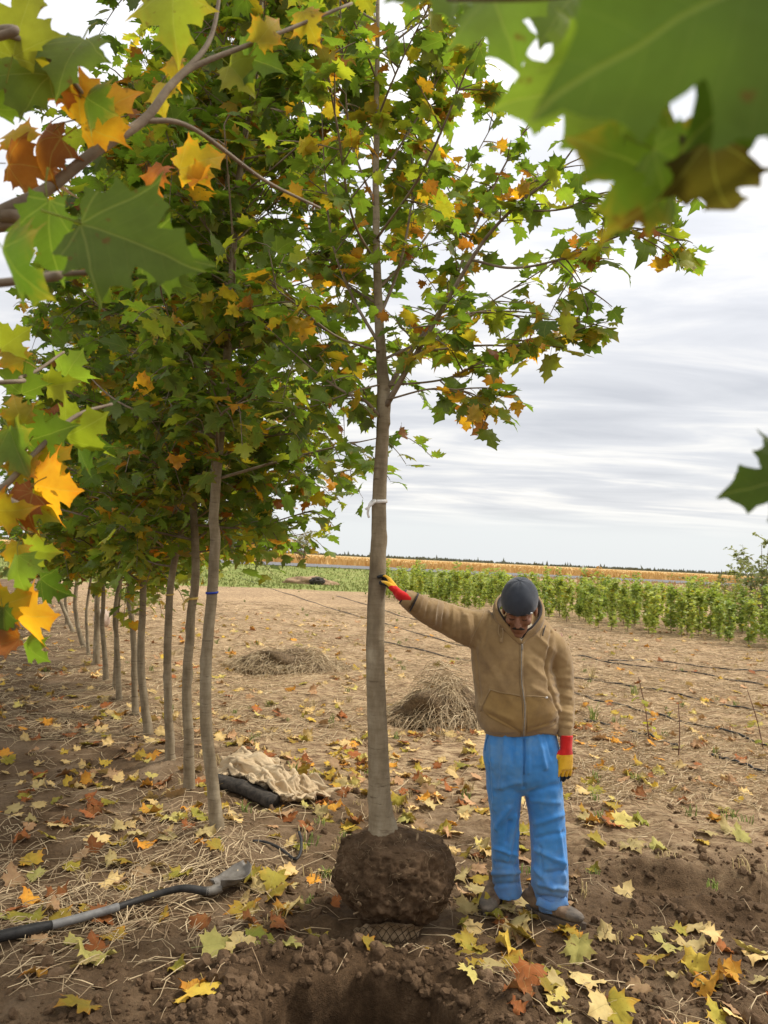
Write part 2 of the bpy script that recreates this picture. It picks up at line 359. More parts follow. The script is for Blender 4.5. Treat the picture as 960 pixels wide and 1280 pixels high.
M['gred'] = fabric('glove_red', (0.55, 0.012, 0.012), (0.72, 0.03, 0.025), 25)
M['gblk'] = simple('glove_black', (0.012, 0.014, 0.016), (0.03, 0.033, 0.036), 60, 0.6, 0.4, 250)
M['shoe'] = simple('shoe_leather', (0.07, 0.042, 0.026), (0.26, 0.175, 0.11), 22, 0.8, 0.8, 90)
M['sole'] = simple('shoe_sole', (0.06, 0.045, 0.035), (0.15, 0.115, 0.085), 30, 0.9, 0.5, 120)
M['toe'] = simple('shoe_toe', (0.05, 0.042, 0.036), (0.19, 0.15, 0.11), 22, 0.75, 0.7, 90)
M['metal_zip'] = simple('zip_metal', (0.2, 0.17, 0.13), (0.36, 0.32, 0.26), 60, 0.45)
M['white'] = simple('white_tape', (0.68, 0.66, 0.62), (0.85, 0.83, 0.8), 30, 0.6)
M['blue'] = simple('blue_tape', (0.01, 0.03, 0.28), (0.02, 0.06, 0.45), 30, 0.5)
M['yellow'] = simple('yellow_tape', (0.62, 0.43, 0.10), (0.78, 0.58, 0.2), 30, 0.6)
M['blackp'] = simple('black_plastic', (0.012, 0.012, 0.012), (0.05, 0.045, 0.04), 14, 0.55, 0.3, 90)
M['matting'] = simple('dark_matting', (0.02, 0.018, 0.016), (0.085, 0.07, 0.055), 30, 0.9, 0.9, 60)
M['grey'] = simple('grey_sleeve', (0.13, 0.125, 0.12), (0.26, 0.25, 0.235), 12, 0.5, 0.3, 60)
M['steel'] = simple('shovel_steel', (0.07, 0.055, 0.042), (0.24, 0.22, 0.19), 14, 0.45, 0.4, 50)
m, t, b = mat('burlap', 0.95, 0.08); g = node(t, 'ShaderNodeNewGeometry').outputs['Position']
c = ramp_(t, noisetex(t, 6, 6, 0.6, g), [(0.3, (0.50, 0.365, 0.215)), (0.6, (0.66, 0.52, 0.34)), (0.8, (0.74, 0.61, 0.44))]); t.links.new(c, b.inputs['Base Color'])
w1 = node(t, 'ShaderNodeTexWave', {'Scale': 150, 'Distortion': 1.5}, bands_direction='X'); w2 = node(t, 'ShaderNodeTexWave', {'Scale': 150, 'Distortion': 1.5}, bands_direction='Y')
for w in (w1, w2): t.links.new(g, w.inputs[0])
bump(t, b, mathn(t, 'ADD', mathn(t, 'ADD', w1.outputs[1], w2.outputs[1]), noisetex(t, 40, 5, 0.6, g)), 0.35, 0.004); M['burlap'] = m
M['oldburlap'] = simple('soiled_burlap', (0.26, 0.18, 0.10), (0.48, 0.35, 0.215), 22, 0.95, 0.7, 150)
M['wire'] = simple('rusty_wire', (0.05, 0.035, 0.02), (0.11, 0.075, 0.045), 60, 0.8)
M['asphalt'] = simple('asphalt', (0.13, 0.13, 0.135), (0.2, 0.2, 0.205), 3, 0.9, 0.2, 30)

# ------------------------------------------------------------------ terrain
ROWK = -0.47
HOLE = np.array([P(447, 1226)[0], P(447, 1226)[1] - 0.36]); HR = 0.36
MAN = P(660, 1140); BALL = P(491, 1152)
RUT0, RUT1 = P(1010, 1128)[:2], P(770, 1108)[:2]
def road_s(x, y): return (y - 0.25 * x - 70) / math.sqrt(1 + 0.0625)
def ground(x, y, fine=True):
    x, y = np.asarray(x, float), np.asarray(y, float)
    d = np.hypot(x, y)
    z = (fbm(x * 0.55, y * 0.55, 3, 3) - 0.5) * 0.10 * sst(60, 20, d) * sst(1.2, 6, d) * 1.0
    nearf = sst(16, 7, d)
    z = z + (fbm(x * 2.6, y * 2.6, 11, 3) - 0.5) * 0.085 * sst(24, 8, d)
    if fine:
        q = fbm(x * 11, y * 11, 23, 3) - 0.5
        z = z + q * 0.036 * nearf
        r = 1 - np.abs(2 * vnoise(x * 21, y * 21, 31) - 1); z = z + (r - 0.5) * 0.012 * sst(9, 5, d)
        z = z + (vnoise(x * 47, y * 47, 37) - 0.5) * 0.009 * sst(8, 4.5, d)
    # hole with a broken lip, spoil around it
    dx, dy = x - HOLE[0], y - HOLE[1]; a = np.arctan2(dy, dx); r = np.hypot(dx, dy)
    rim = HR * (1 + 0.16 * (fbm(np.cos(a) * 2.2 + 5, np.sin(a) * 2.2 + 5, 41, 3) - 0.5) * 2)
    hole = sst(rim + 0.012, rim - 0.035, r)
    z = z * (1 - 0.6 * hole) - 0.60 * hole - 0.06 * sst(rim - 0.05, 0, r)
    if fine: z = z + hole * (1 - hole) * 0.25 * (fbm(x * 14, y * 14, 51, 3) - 0.5)
    z = z + 0.075 * np.exp(-((r - rim - 0.17) / 0.13) ** 2) * (0.4 + 1.2 * fbm(x * 5, y * 5, 61, 3)) * sst(0.22, 0.5, np.hypot(x - BALL[0], y - BALL[1]))
    # wheel rut to the right of the man, pressed tread across it
    dv = RUT1 - RUT0; L = np.hypot(*dv); tx, ty = dv / L
    al = (x - RUT0[0]) * tx + (y - RUT0[1]) * ty; ac = -(x - RUT0[0]) * ty + (y - RUT0[1]) * tx
    w = sst(L + 0.15, L - 0.2, al)
    trough = np.exp(-(ac / 0.16) ** 4) * w
    z = z * (1 - 0.75 * trough) - 0.085 * trough + 0.055 * np.exp(-((np.abs(ac) - 0.26) / 0.09) ** 2) * w * (0.4 + 1.1 * fbm(x * 4, y * 4, 71, 2))
    if fine: z = z + 0.016 * trough * np.sin(ac * 2 * math.pi / 0.052 + 1.5 * np.sin(al * 3)) * sst(0.3, 0.9, al + 0.2 * fbm(x * 3, y * 3, 5, 2))
    # faint planting ridge under the tree row
    rr = x + 0.1 - ROWK * (y - 2.9)
    z = z + 0.05 * np.exp(-(rr / 0.35) ** 2) * sst(3.6, 4.6, y)
    # road bank far off
    s = road_s(x, y)
    z = z + 0.62 * sst(-22, -4, s) - 0.25 * sst(5, 12, s)
    return z
def gz(x, y): return float(ground(np.array([x]), np.array([y]))[0])
def G(u, v):
    p = P(u, v)
    for _ in range(4): p = P(u, v, gz(p[0], p[1]))
    return p
def axis(lo, hi, step, far_lo, far_hi, g=1.035):
    a = list(np.arange(lo, hi, step)); s = step
    while a[-1] < far_hi: s *= g; a.append(a[-1] + s)
    b = [lo]; s = step
    while b[-1] > far_lo: s *= g * 1.03; b.append(b[-1] - s)
    return np.array(b[:0:-1] + a)
xs = axis(-2.3, 2.4, 0.0145, -2500, 2500); ys = axis(2.6, 5.6, 0.0135, -60, 3000, 1.025)
gx, gy = np.meshgrid(xs, ys); gzv = ground(gx, gy)
import bisect
XL, YL, ZL = xs.tolist(), ys.tolist(), gzv.tolist()
def gz(x, y):
    i, j = min(max(bisect.bisect(XL, x) - 1, 0), len(XL) - 2), min(max(bisect.bisect(YL, y) - 1, 0), len(YL) - 2)
    a, b = (x - XL[i]) / (XL[i + 1] - XL[i]), (y - YL[j]) / (YL[j + 1] - YL[j]); r0, r1 = ZL[j], ZL[j + 1]
    return (r0[i] * (1 - a) + r0[i + 1] * a) * (1 - b) + (r1[i] * (1 - a) + r1[i + 1] * a) * b
_N = fbm(*np.meshgrid(np.arange(400) * .14, np.arange(400) * .14), 91, 2).tolist()
def patchy(x, y): return _N[int(abs(y * 12)) % 400][int(abs(x * 12 + 150)) % 400]
nx, ny = len(xs), len(ys)
i = (np.arange(ny - 1)[:, None] * nx + np.arange(nx - 1)[None]).ravel()
Fg = np.stack([i, i + 1, i + nx + 1, i + nx], 1)
X, Y = gx.ravel(), gy.ravel(); D = np.hypot(X, Y); S = road_s(X, Y)
rowd = X + 0.1 - ROWK * (Y - 2.9)
straw = sst(5.0, 9.0, Y + 1.1 * np.clip(rowd, -3, 2.2)) * (0.25 + 0.75 * sst(-1.2, 1.6, rowd)) * 0.95
straw = np.where(Y < 0, 0.3, straw)
straw = np.maximum(straw, 0.42 * sst(1.5, 3.5, -rowd) * 0)
grass = sst(-33, -29, S) * sst(1.0, -2.0, S) * (0.30 + 0.75 * sst(8, 2, X - 0.10 * (Y - 40)))
grass = np.maximum(grass, 0.16 * sst(6, 12, D))
damp = np.clip(np.exp(-(np.hypot(X - HOLE[0], Y - HOLE[1]) / 0.95) ** 2) * 1.3 + 0.75 * np.exp(-(np.hypot(X - P(880, 1150)[0], Y - P(880, 1150)[1]) / 0.8) ** 2) + 0.35 * sst(0.2, -1.5, rowd), 0, 1)
link('ground', mesh('ground', np.stack([X, Y, gzv.ravel()], 1), Fg, [M['soil']], col=np.stack([straw, grass, damp], 1)), kind='structure')

rng = np.random.default_rng(7); random.seed(7)
def road_strip(name, s0, s1, dz, m):
    xx = np.linspace(-260, 320, 120); V = []
    for s, ex in ((s0, 0), (s1, 0.16)):
        yy = 70 + 0.25 * xx + s * math.sqrt(1.0625); V.append(np.stack([xx, yy, ground(xx, yy, False) + dz + ex], 1))
    n = len(xx); j = np.arange(n - 1); return mesh(name, np.vstack(V), np.stack([j, j + 1, j + n + 1, j + n], 1), [m])
link('road', road_strip('road', -3.2, 3.6, 0.05, M['asphalt']), kind='structure')

# ------------------------------------------------------------------ plane-tree leaf
HALF = np.array([(0, 0), (.12, -.07), (.30, -.10), (.29, .07), (.45, .10), (.36, .24), (.60, .46), (.40, .47), (.36, .60), (.17, .55), (.25, .74), (.13, .80), (0, 1.02)])
MID = np.array([(0, .27), (0, .56)])
def leaf_template(subdiv=0):
    P2 = [tuple(p) for p in HALF] + [tuple(p) for p in MID]
    n = len(P2); Lm = {}
    for k, p in enumerate(list(P2)):
        if abs(p[0]) > 1e-9: Lm[k] = len(P2); P2.append((-p[0], p[1]))
        else: Lm[k] = k
    B, C = 13, 14
    T = [(0, 1, B), (1, 2, 3), (1, 3, B), (B, 3, 5), (3, 4, 5), (5, 6, 7), (5, 7, 9), (7, 8, 9), (B, 5, 9), (B, 9, C), (9, 10, 11), (C, 9, 11), (C, 11, 12)]
    T2 = T + [(Lm[c], Lm[b], Lm[a]) for a, b, c in T]
    V, F = np.array(P2, float), np.array(T2)
    for _ in range(subdiv):
        ed = {}; V = list(map(tuple, V)); nf = []
        def midp(a, b):
            k = (min(a, b), max(a, b))
            if k not in ed: ed[k] = len(V); V.append(((V[a][0] + V[b][0]) / 2, (V[a][1] + V[b][1]) / 2))
            return ed[k]
        use = {}
        for a, b, c in F:
            for i, j, k in ((a, b, c), (b, c, a), (c, a, b)): use.setdefault((min(i, j), max(i, j)), []).append(k)
        n0 = len(V)
        for (i, j), k in use.items():
            if len(k) == 1:
                m_ = midp(i, j); e = np.subtract(V[j], V[i]); o = np.array([e[1], -e[0]]); w = np.subtract(V[k[0]], V[i])
                if o @ w > 0: o = -o
                amt = -.085 if _ == 0 else (.07 if (m_ + i) % 2 else -.05)
                V[m_] = tuple(np.array(V[m_]) + o * amt)
        for a, b, c in F:
            x, y, z = midp(a, b), midp(b, c), midp(c, a); nf += [(a, x, z), (x, b, y), (z, y, c), (x, y, z)]
        V, F = np.array(V), np.array(nf)
    return V, F
PET = 0.34
def leaf_shape(seed, curl, fold, wave, subdiv=0):
    r = np.random.default_rng(seed); V2, F = leaf_template(subdiv)
    x, y = V2[:, 0] * (1 + 0.12 * r.normal()), V2[:, 1] * (1 + 0.06 * r.normal())
    x = x + 0.05 * r.normal() * y * y                       # lopsided
    jit = fbm(V2[:, 0] * 6 + seed, V2[:, 1] * 6, seed, 2) - 0.5
    edge = np.clip(np.hypot(V2[:, 0] * 1.5, (V2[:, 1] - .35) * 1.15), 0, 1)
    x = x + jit * 0.10 * edge; y = y + (fbm(V2[:, 0] * 6, V2[:, 1] * 6 + seed, seed + 9, 2) - 0.5) * 0.10 * edge
    z = fold * np.abs(x) - curl * (np.hypot(x, y - 0.3) ** 2) + wave * (np.sin(5.5 * x + 3 * r.random()) * np.cos(4.5 * y + 5 * r.random())) * edge
    # roll the tip / a side over
    a = curl * 1.1 * y; yy = y * np.cos(a) ; z = z - y * np.sin(a) * 0.55
    V = np.stack([x, yy + PET, z], 1)
    pv, pf = tube(np.array([(0, 0, 0), (0.012, PET * .5, 0.03), (0, PET + .02, 0)]), [0.013, 0.010, 0.009], 3, cap=False)
    Vn, Fn = merge([(V, F), (pv, pf)])
    uv = np.vstack([V2, np.full((len(pv), 2), (0.0, 0.5))]); ed = np.concatenate([edge, np.full(len(pv), -1.0)])
    return Vn, Fn, uv, ed
LS = ((1, .14, .14, .06), (2, .26, .22, .09), (3, .34, -.12, .12), (4, .18, .36, .09), (5, .46, .12, .15), (6, .08, -.06, .13), (7, .75, .25, .18), (8, -.55, .45, .2), (9, .95, -.2, .22), (12, -.35, .15, .16))
SHAPES = [leaf_shape(*a) for a in LS]; SHAPES_HI = {k: leaf_shape(*a, 2) for k, a in enumerate(LS)}
def crumple(seed, k):
    V, F, uv, ed = leaf_shape(seed, .35 * k, .22 * k, .14 * k, 1); m = len(ed[ed >= 0])
    a = 9.0; w = (fbm(V[:, 0] * a + seed, V[:, 1] * a, seed, 3) - .5) * .30 + np.abs(np.sin(V[:, 0] * 9 + seed) * np.sin(V[:, 1] * 7 + seed)) * .07
    V = V.copy(); V[:m, 2] += (w * k)[:m]; r = np.hypot(V[:, 0], V[:, 1] - .8); V[:m, 2] += (.5 * k * np.clip(r - .22, 0, 1) ** 1.3 * (np.sin(np.arctan2(V[:, 1] - .8, V[:, 0]) * 2 + seed) > -.2))[:m]; V[:, 2] *= .62
    return V, F, uv, ed
FALL = list(range(len(SHAPES), len(SHAPES) + 7))
for sd_, kk in ((31, .9), (32, 1.4), (33, 1.9), (34, 1.1), (35, -1.3), (36, 2.3), (37, -.8)): SHAPES.append(crumple(sd_, kk))
CLS = [  # inner, edge, petiole
    ((.092, .142, .030), (.078, .122, .025), (.16, .18, .06)),
    ((.142, .205, .040), (.124, .180, .034), (.18, .2, .06)),
    ((.26, .275, .042), (.22, .225, .036), (.22, .22, .07)),
    ((.50, .37, .055), (.53, .29, .04), (.38, .26, .08)),
    ((.56, .28, .035), (.52, .16, .022), (.35, .18, .06)),
    ((.30, .105, .030), (.20, .062, .022), (.22, .10, .05)),
    ((.62, .47, .20), (.54, .35, .13), (.40, .27, .12)),      # pale fallen yellow
    ((.50, .44, .13), (.60, .46, .15), (.3, .3, .12)),
    ((.44, .27, .14), (.34, .19, .09), (.3, .18, .09)),
    ((.10, .075, .025), (.085, .045, .022), (.1, .07, .03)),       # dried tan         # yellow-green fallen
]
CNAME = ['dark green', 'green', 'yellow-green', 'yellow', 'orange', 'rusty brown', 'pale yellow', 'yellowish green', 'dried tan', 'dark brown']
def leaf_cols(ed, cls, r):
    a, b_, p = (np.array(q) for q in CLS[cls]); f = sst(0.35, 0.95, ed + 0.25 * (r.random(len(ed)) - 0.5))[:, None]
    c = a * (1 - f) + b_ * f
    if cls in (3, 4) and r.random() < 0.5: c = c * (1 - 0.6 * (1 - f)) + np.array((.20, .22, .03)) * 0.6 * (1 - f)
    if cls < 3 and r.random() < .28: c = c * (1 - f * .7) + np.array((.40, .24, .045)) * f * .7
    c = c * (0.78 + 0.44 * r.random()); c[ed < 0] = p
    return c
LEAFMESH = {}
def leaf_mesh(shape, cls, dry=False):
    k = (shape, cls, dry)
    if k not in LEAFMESH:
        V, F, uv, ed = SHAPES_HI.get(shape, SHAPES[shape])
        LEAFMESH[k] = mesh('leaf', V, F, [M['dry_leaf' if dry else 'leaf']], col=leaf_cols(ed, cls, np.random.default_rng(shape * 31 + cls)), uv=uv)
    return LEAFMESH[k]
def bulk_leaves(name, pos, R, sc, shape, cls, parent=None, dry=False, **tags):
    Vs, F3, F4, C, U, off = [], [], [], [], [], 0; r = np.random.default_rng(len(pos))
    for s in range(len(SHAPES)):
        for k in range(len(CLS)):
            idx = np.where((shape == s) & (cls == k))[0]
            if not len(idx): continue
            V, F, uv, ed = SHAPES[s]; n = len(V)
            W = np.einsum('nij,vj->nvi', R[idx], V) * sc[idx, None, None] + pos[idx, None]
            Vs.append(W.reshape(-1, 3)); U.append(np.tile(uv, (len(idx), 1))); C.append(np.vstack([leaf_cols(ed, k, r) for _ in idx]))
            o = off + np.arange(len(idx))[:, None, None] * n
            for f in F: (F3 if f.shape[1] == 3 else F4).append((f[None] + o).reshape(-1, f.shape[1]))
            off += n * len(idx)
    F = [np.vstack(x) for x in (F3, F4) if x]
    return link(name, mesh(name, np.vstack(Vs), F, [M['dry_leaf' if dry else 'leaf']], col=np.vstack(C), uv=np.vstack(U)), parent, kind='stuff', **tags)
def M4(R, p, s):
    A = np.eye(4); A[:3, :3] = np.asarray(R) * s; A[:3, 3] = p; return Matrix(A.tolist())

# ------------------------------------------------------------------ plane trees
def frame(tip, up):
    tip = nrm(tip); x = nrm(np.cross(tip, up)); z = np.cross(x, tip); return np.stack([x, tip, z], -1)
class Tree:
    def __init__(s, name, label, base, seed, group=None):
        s.rng = np.random.default_rng(seed); s.root = thing(name, base, label, 'tree', group)
        s.base = np.asarray(base, float); s.L = []        # leaf records
    def trunk(s, path, rad, n=60, seg=18):
        p = catmull(path, n); r = interp(rad, n)
        zz = np.cumsum(np.r_[0, np.linalg.norm(np.diff(p, axis=0), axis=1)])
        p = p + np.stack([np.cumsum(s.rng.normal(0, .0012, n)), np.cumsum(s.rng.normal(0, .0012, n)), np.zeros(n)], 1)
        V, F = tube(p, r, seg)
        k = np.arange(n * seg) // seg; th = (np.arange(n * seg) % seg) * 2 * math.pi / seg
        dirn = nrm(V[:n * seg] - p[k]); bumpv = 0.03 * (fbm(th * 1.2 + 3 * s.base[0], zz[k] * 5, 5, 2) - .5)
        for _ in range(14):                                # healed branch scars
            z0, t0 = s.rng.uniform(.1, 2.3), s.rng.uniform(0, 6.28)
            dth = np.abs((th - t0 + math.pi) % (2 * math.pi) - math.pi)
            bumpv = bumpv + 0.32 * np.exp(-((zz[k] - z0) / .016) ** 2 - (dth / .5) ** 2) - 0.10 * np.exp(-((zz[k] - z0) / .006) ** 2 - (dth / .3) ** 2)
        V[:n * seg] += dirn * (bumpv * r[k])[:, None]
        s.path, s.rad = p, r
        s.tr = link('trunk', mesh('trunk', V, F, [M['bark']]), s.root)
    def limb(s, pts, r0, r1=0.004, twigs=7.0, tl=(.18, .42), gap=.055, leafy=0.3, spread=.9, size=(.10, .165), probs=None, drop=0.0):
        g = s.rng; p = catmull(pts, 6 * len(pts)); n = len(p)
        L = np.r_[0, np.cumsum(np.linalg.norm(np.diff(p, axis=0), axis=1))]; T = nrm(np.gradient(p, axis=0))
        parts = [tube(p, np.linspace(r0, r1, n), 7)]
        nt = max(2, int(L[-1] * twigs))
        for k in range(nt + 1):
            t = 1.0 if k == nt else leafy + (1 - leafy) * g.random()
            i = min(n - 1, int(t * (n - 1)))
            d = nrm(T[i] * (1.5 if k == nt else .8) + spread * g.normal(size=3) * (1, 1, .7)); d[2] = d[2] * .8 + .1
            ln = g.uniform(*tl) * (1.0 - .3 * t); m = 5
            q = p[i] + d * np.linspace(0, ln, m)[:, None]; q[:, 2] += (-drop * np.linspace(0, 1, m) ** 2 * ln) + .05 * np.linspace(0, 1, m) ** 2 * ln
            parts.append(tube(q, np.linspace(.0042, .0018, m), 4, cap=False))
            for a in np.arange(.25, 1.01, gap / ln * (0.7 + .6 * g.random())):
                pos = p[i] + d * ln * a + (0, 0, -drop * a * a * ln)
                az = g.uniform(0, 2 * math.pi); out = np.array([math.cos(az), math.sin(az), g.uniform(-.9, .25)]) + d * .5
                s.add(pos, nrm(out), g.uniform(*size), probs)
        return parts
    def add(s, pos, tip, size, probs=None, up=None, shape=None, cls=None):
        g = s.rng
        if up is None: up = np.array([0, 0, 1.0]) + g.normal(size=3) * .45
        if cls is None:
            pr = probs if probs is not None else s.probs
            cls = g.choice(6, p=pr)
        if shape is None: shape = g.choice([0, 1, 2, 3, 4, 5, 6, 9], p=[.17, .2, .16, .16, .13, .1, .05, .03]) if cls < 3 else g.choice([1, 2, 4, 6, 7, 9, 11, 12, 16])
        if cls == 5: size *= .85
        s.L.append((pos, frame(np.asarray(tip, float), np.asarray(up, float)), size, shape, cls))
    def finish(s, n_obj):
        pos = np.array([l[0] for l in s.L]); R = np.array([l[1] for l in s.L]); sc = np.array([l[2] for l in s.L]); sh = np.array([l[3] for l in s.L]); cl = np.array([l[4] for l in s.L])
        ctr = pos + R[:, :, 1] * sc[:, None] * .7
        u, v, d = proj(ctr); ok = (u > -10) & (u < 970) & (v > -10) & (v < 1290) & (d > .1)
        face = np.abs(np.einsum('ij,ij->i', R[:, :, 2], nrm(ctr - EYE)))
        # how much stands in front: leaves nearer to the eye in the same direction
        score = np.where(ok, sc / np.maximum(d, .1) * (.3 + face), -1)
        order = np.argsort(-score)[:n_obj]; order = order[score[order] > 0]
        for k in order: link('leaf', leaf_mesh(int(sh[k]), int(cl[k])), s.root, M4(R[k], pos[k], sc[k]))
        rest = np.setdiff1d(np.arange(len(pos)), order)
        if len(rest): bulk_leaves('crown', pos[rest], R[rest], sc[rest], sh[rest], cl[rest], s.root)
    def put_limb(s, parts):
        V, F = merge(parts); link('limb', mesh('limb', V, F, [M['twig']]), s.root)
    def auto_crown(s, z0, ztop, nl, lmax, tw, size, az0=0.0, gap=.055, drop=.3, skip=None, sprig=0):
        g = s.rng
        for k in range(nl):
            f = ((k + .5) / nl) ** 1.3; z = z0 + (ztop - z0) * f
            i = int(np.argmin(np.abs(s.path[:, 2] - z))); p0 = s.path[i]
            az = az0 + k * 2.399 + g.uniform(-.4, .4); el = math.radians(g.uniform(8, 34) + 34 * f)
            if skip and skip(az): continue
            ln = lmax * (0.75 + .5 * g.random()) * (1 - .62 * f ** 1.6) * (0.85 if f < .1 else 1)
            h = np.array([math.cos(az), math.sin(az), 0]); mid = p0 + h * ln * .5 * math.cos(el * .8) + np.array([0, 0, ln * .5 * math.sin(el * .8)])
            end = p0 + h * ln * math.cos(el) + np.array([0, 0, ln * (math.sin(el) - .12)]) + g.normal(size=3) * .06
            parts = s.limb([p0, mid + g.normal(size=3) * .05, end], max(.006, s.rad[i] * .36), .003, tw, (.2, .5), gap, .22, .9, size, None, drop)
            for j_ in range(sprig):                        # short leafy shoots close to the trunk
                i2 = min(len(s.path) - 2, i + int(g.integers(0, 4))); a2 = g.uniform(0, 6.28); h2 = np.array([math.cos(a2), math.sin(a2), g.uniform(.1, .9)]); p2 = s.path[i2]
                parts += s.limb([p2, p2 + h2 * .16, p2 + h2 * g.uniform(.28, .5)], .005, .002, 9, (.12, .26), gap, .3, .9, size, None, drop)
            s.put_limb(parts)
        top = s.path[-1]; s.put_limb(s.limb([top - (0, 0, .4), top, top + (.02, .02, .3)], .008, .003, 12, (.2, .4), gap, .1, 1.0, size))

# main tree, held upright by the man
yT = BALL[1]; bz = gz(BALL[0], BALL[1])
mt = Tree('plane_tree', 'young plane tree lifted out with bare soil root ball, held upright by the man', (BALL[0], yT, bz), 11)
mt.probs = [.17, .44, .17, .05, .13, .04]
tp = [(479, 1052, 0), (478, 1035, 0), (474, 1000, 0), (470.5, 900, 0), (470, 820, 0), (472, 740, 0), (474, 680, 0), (476, 620, .01), (479, 540, .02), (481, 500, .02), (478, 450, .03), (473, 380, .04), (470, 300, .05), (470, 200, .06), (471, 60, .08), (472, -80, .1), (474, -230, .12)]
px = yT / FPX
mt.trunk([at(u, v, yT + o) for u, v, o in tp], np.array([24, 18, 13.8, 12, 11.4, 10.8, 9.8, 8.9, 8.0, 9.0, 6.8, 5.6, 4.8, 4.0, 3.0, 2.2, 1.2]) * px, 110, 20)
def L_(pts): return [at(u, v, yT + o) for u, v, o in pts]
mt_limbs = [
    ([(482, 508, .01), (508, 463, -.05), (545, 400, -.12), (597, 312, -.2), (640, 262, -.28), (691, 219, -.38), (741, 150, -.5)], .019),
    ([(481, 492, .02), (520, 430, .1), (560, 370, .2), (600, 270, .3), (640, 190, .42), (690, 110, .5)], .015),
    ([(590, 325, -.19), (640, 335, -.3), (697, 325, -.42), (760, 300, -.55), (805, 287, -.6), (850, 300, -.62)], .008),
    ([(474, 520, .01), (455, 500, -.05), (427, 488, -.1), (395, 465, -.12), (355, 430, -.1)], .012),
    ([(478, 480, .02), (440, 490, -.08), (400, 505, -.18), (375, 512, -.2)], .006),
    ([(484, 482, .02), (555, 474, -.1), (605, 450, -.2), (645, 428, -.25)], .007),
    ([(474, 430, .03), (440, 370, .1), (415, 300, .15), (405, 200, .2), (400, 60, .25)], .011),
    ([(473, 400, .03), (500, 330, .12), (515, 250, .2), (530, 130, .25), (560, 10, .3)], .011),
    ([(471, 330, .05), (440, 270, -.3), (420, 150, -.6), (400, 50, -.8)], .009),
    ([(470, 300, .05), (525, 220, -.3), (570, 120, -.55), (600, 40, -.7)], .009),
    ([(472, 380, .04), (430, 350, .45), (395, 290, .8), (370, 210, 1.0)], .010),
    ([(474, 360, .04), (530, 300, .5), (580, 220, .9), (630, 130, 1.2)], .010),
    ([(478, 450, .03), (540, 420, .3), (610, 380, .5), (690, 330, .6), (740, 300, .6)], .009),
    ([(476, 440, .03), (420, 420, -.2), (370, 380, -.35), (330, 350, -.4)], .008),
    ([(470, 260, .05), (440, 180, .0), (430, 90, -.1), (425, 0, -.1)], .008),
    ([(470, 230, .05), (520, 150, .1), (570, 60, .1), (640, -30, .1)], .008),
    ([(470, 200, .06), (430, 120, .3), (390, 40, .5), (360, -50, .6)], .008),
    ([(471, 150, .06), (500, 80, -.2), (540, 0, -.4)], .007), ([(471, 100, .07), (440, 20, -.2), (410, -60, -.3)], .007),
    ([(640, 262, -.28), (700, 262, -.4), (760, 240, -.5), (830, 250, -.5)], .006),
    ([(545, 400, -.12), (600, 390, -.3), (650, 395, -.4), (695, 400, -.45)], .006),
    ([(483, 500, .0), (540, 486, -.2), (590, 492, -.3), (612, 515, -.32)], .006), ([(520, 440, -.08), (600, 432, -.3), (660, 432, -.4), (712, 418, -.45)], .007), ([(697, 325, -.42), (720, 350, -.5), (735, 385, -.5)], .004),
    ([(600, 270, .3), (680, 220, .4), (760, 190, .45), (850, 215, .4)], .006),
]
for k, (pts, r0) in enumerate(mt_limbs):
    mt.put_limb(mt.limb(L_(pts), r0 * .85, .0025, 12.0, (.12, .34), .046, .22, .85, (.065, .132), None, .2))
for k in range(7):
    i = 95 + 2 * k; az = k * 2.4; p0 = mt.path[min(i, 109)]; h = np.array([math.cos(az), math.sin(az), .9])
    mt.put_limb(mt.limb([p0, p0 + h * .35, p0 + h * .7], .006, .003, 8, size=(.09, .15)))
mt.add(at(502, 528, yT - .1), (0.1, 0, -1), .09, cls=5, shape=4)
mt.finish(300)

# root ball: soil, burlap wrap with wire at its foot, hair roots
cb = at(492, 1094, yT); rb = 74 * px
V, F = ico(6)
Nn = np.array([mnoise.fractal(Vector(p) * 2.1 + Vector((3, 1, 7)), 0.9, 2.1, 6) for p in V]); N2 = mn3(V, 9, 2.0); N3 = mn3(V, 22, 5.0); N4 = np.abs(mn3(V, 14, 9.0))
W = V * np.array([rb, rb * .98, rb * .88]) * (1 + .10 * Nn + .06 * N2 + .035 * N3 - .09 * N4 + .02 * mn3(V, 45, 3.0))[:, None]
W[:, 2] = np.where(W[:, 2] > .155, .155 + (W[:, 2] - .155) * .35, W[:, 2])
W[:, :2] *= (1 - .28 * sst(-.02, -.26, W[:, 2]))[:, None]
W[:, 2] += .05 * np.exp(-(np.hypot(W[:, 0] + .05, W[:, 1]) / .09) ** 2) * (W[:, 2] > .1)
W = W + cb; W[:, 2] = np.maximum(W[:, 2], bz - .05)
ball = link('root_ball', mesh('root_ball', W, F, [M['ball']]), mt.root, label='dark earth root ball bristling with fine cut roots')
bb = bvh(W, [F])
g = np.random.default_rng(5); parts = []
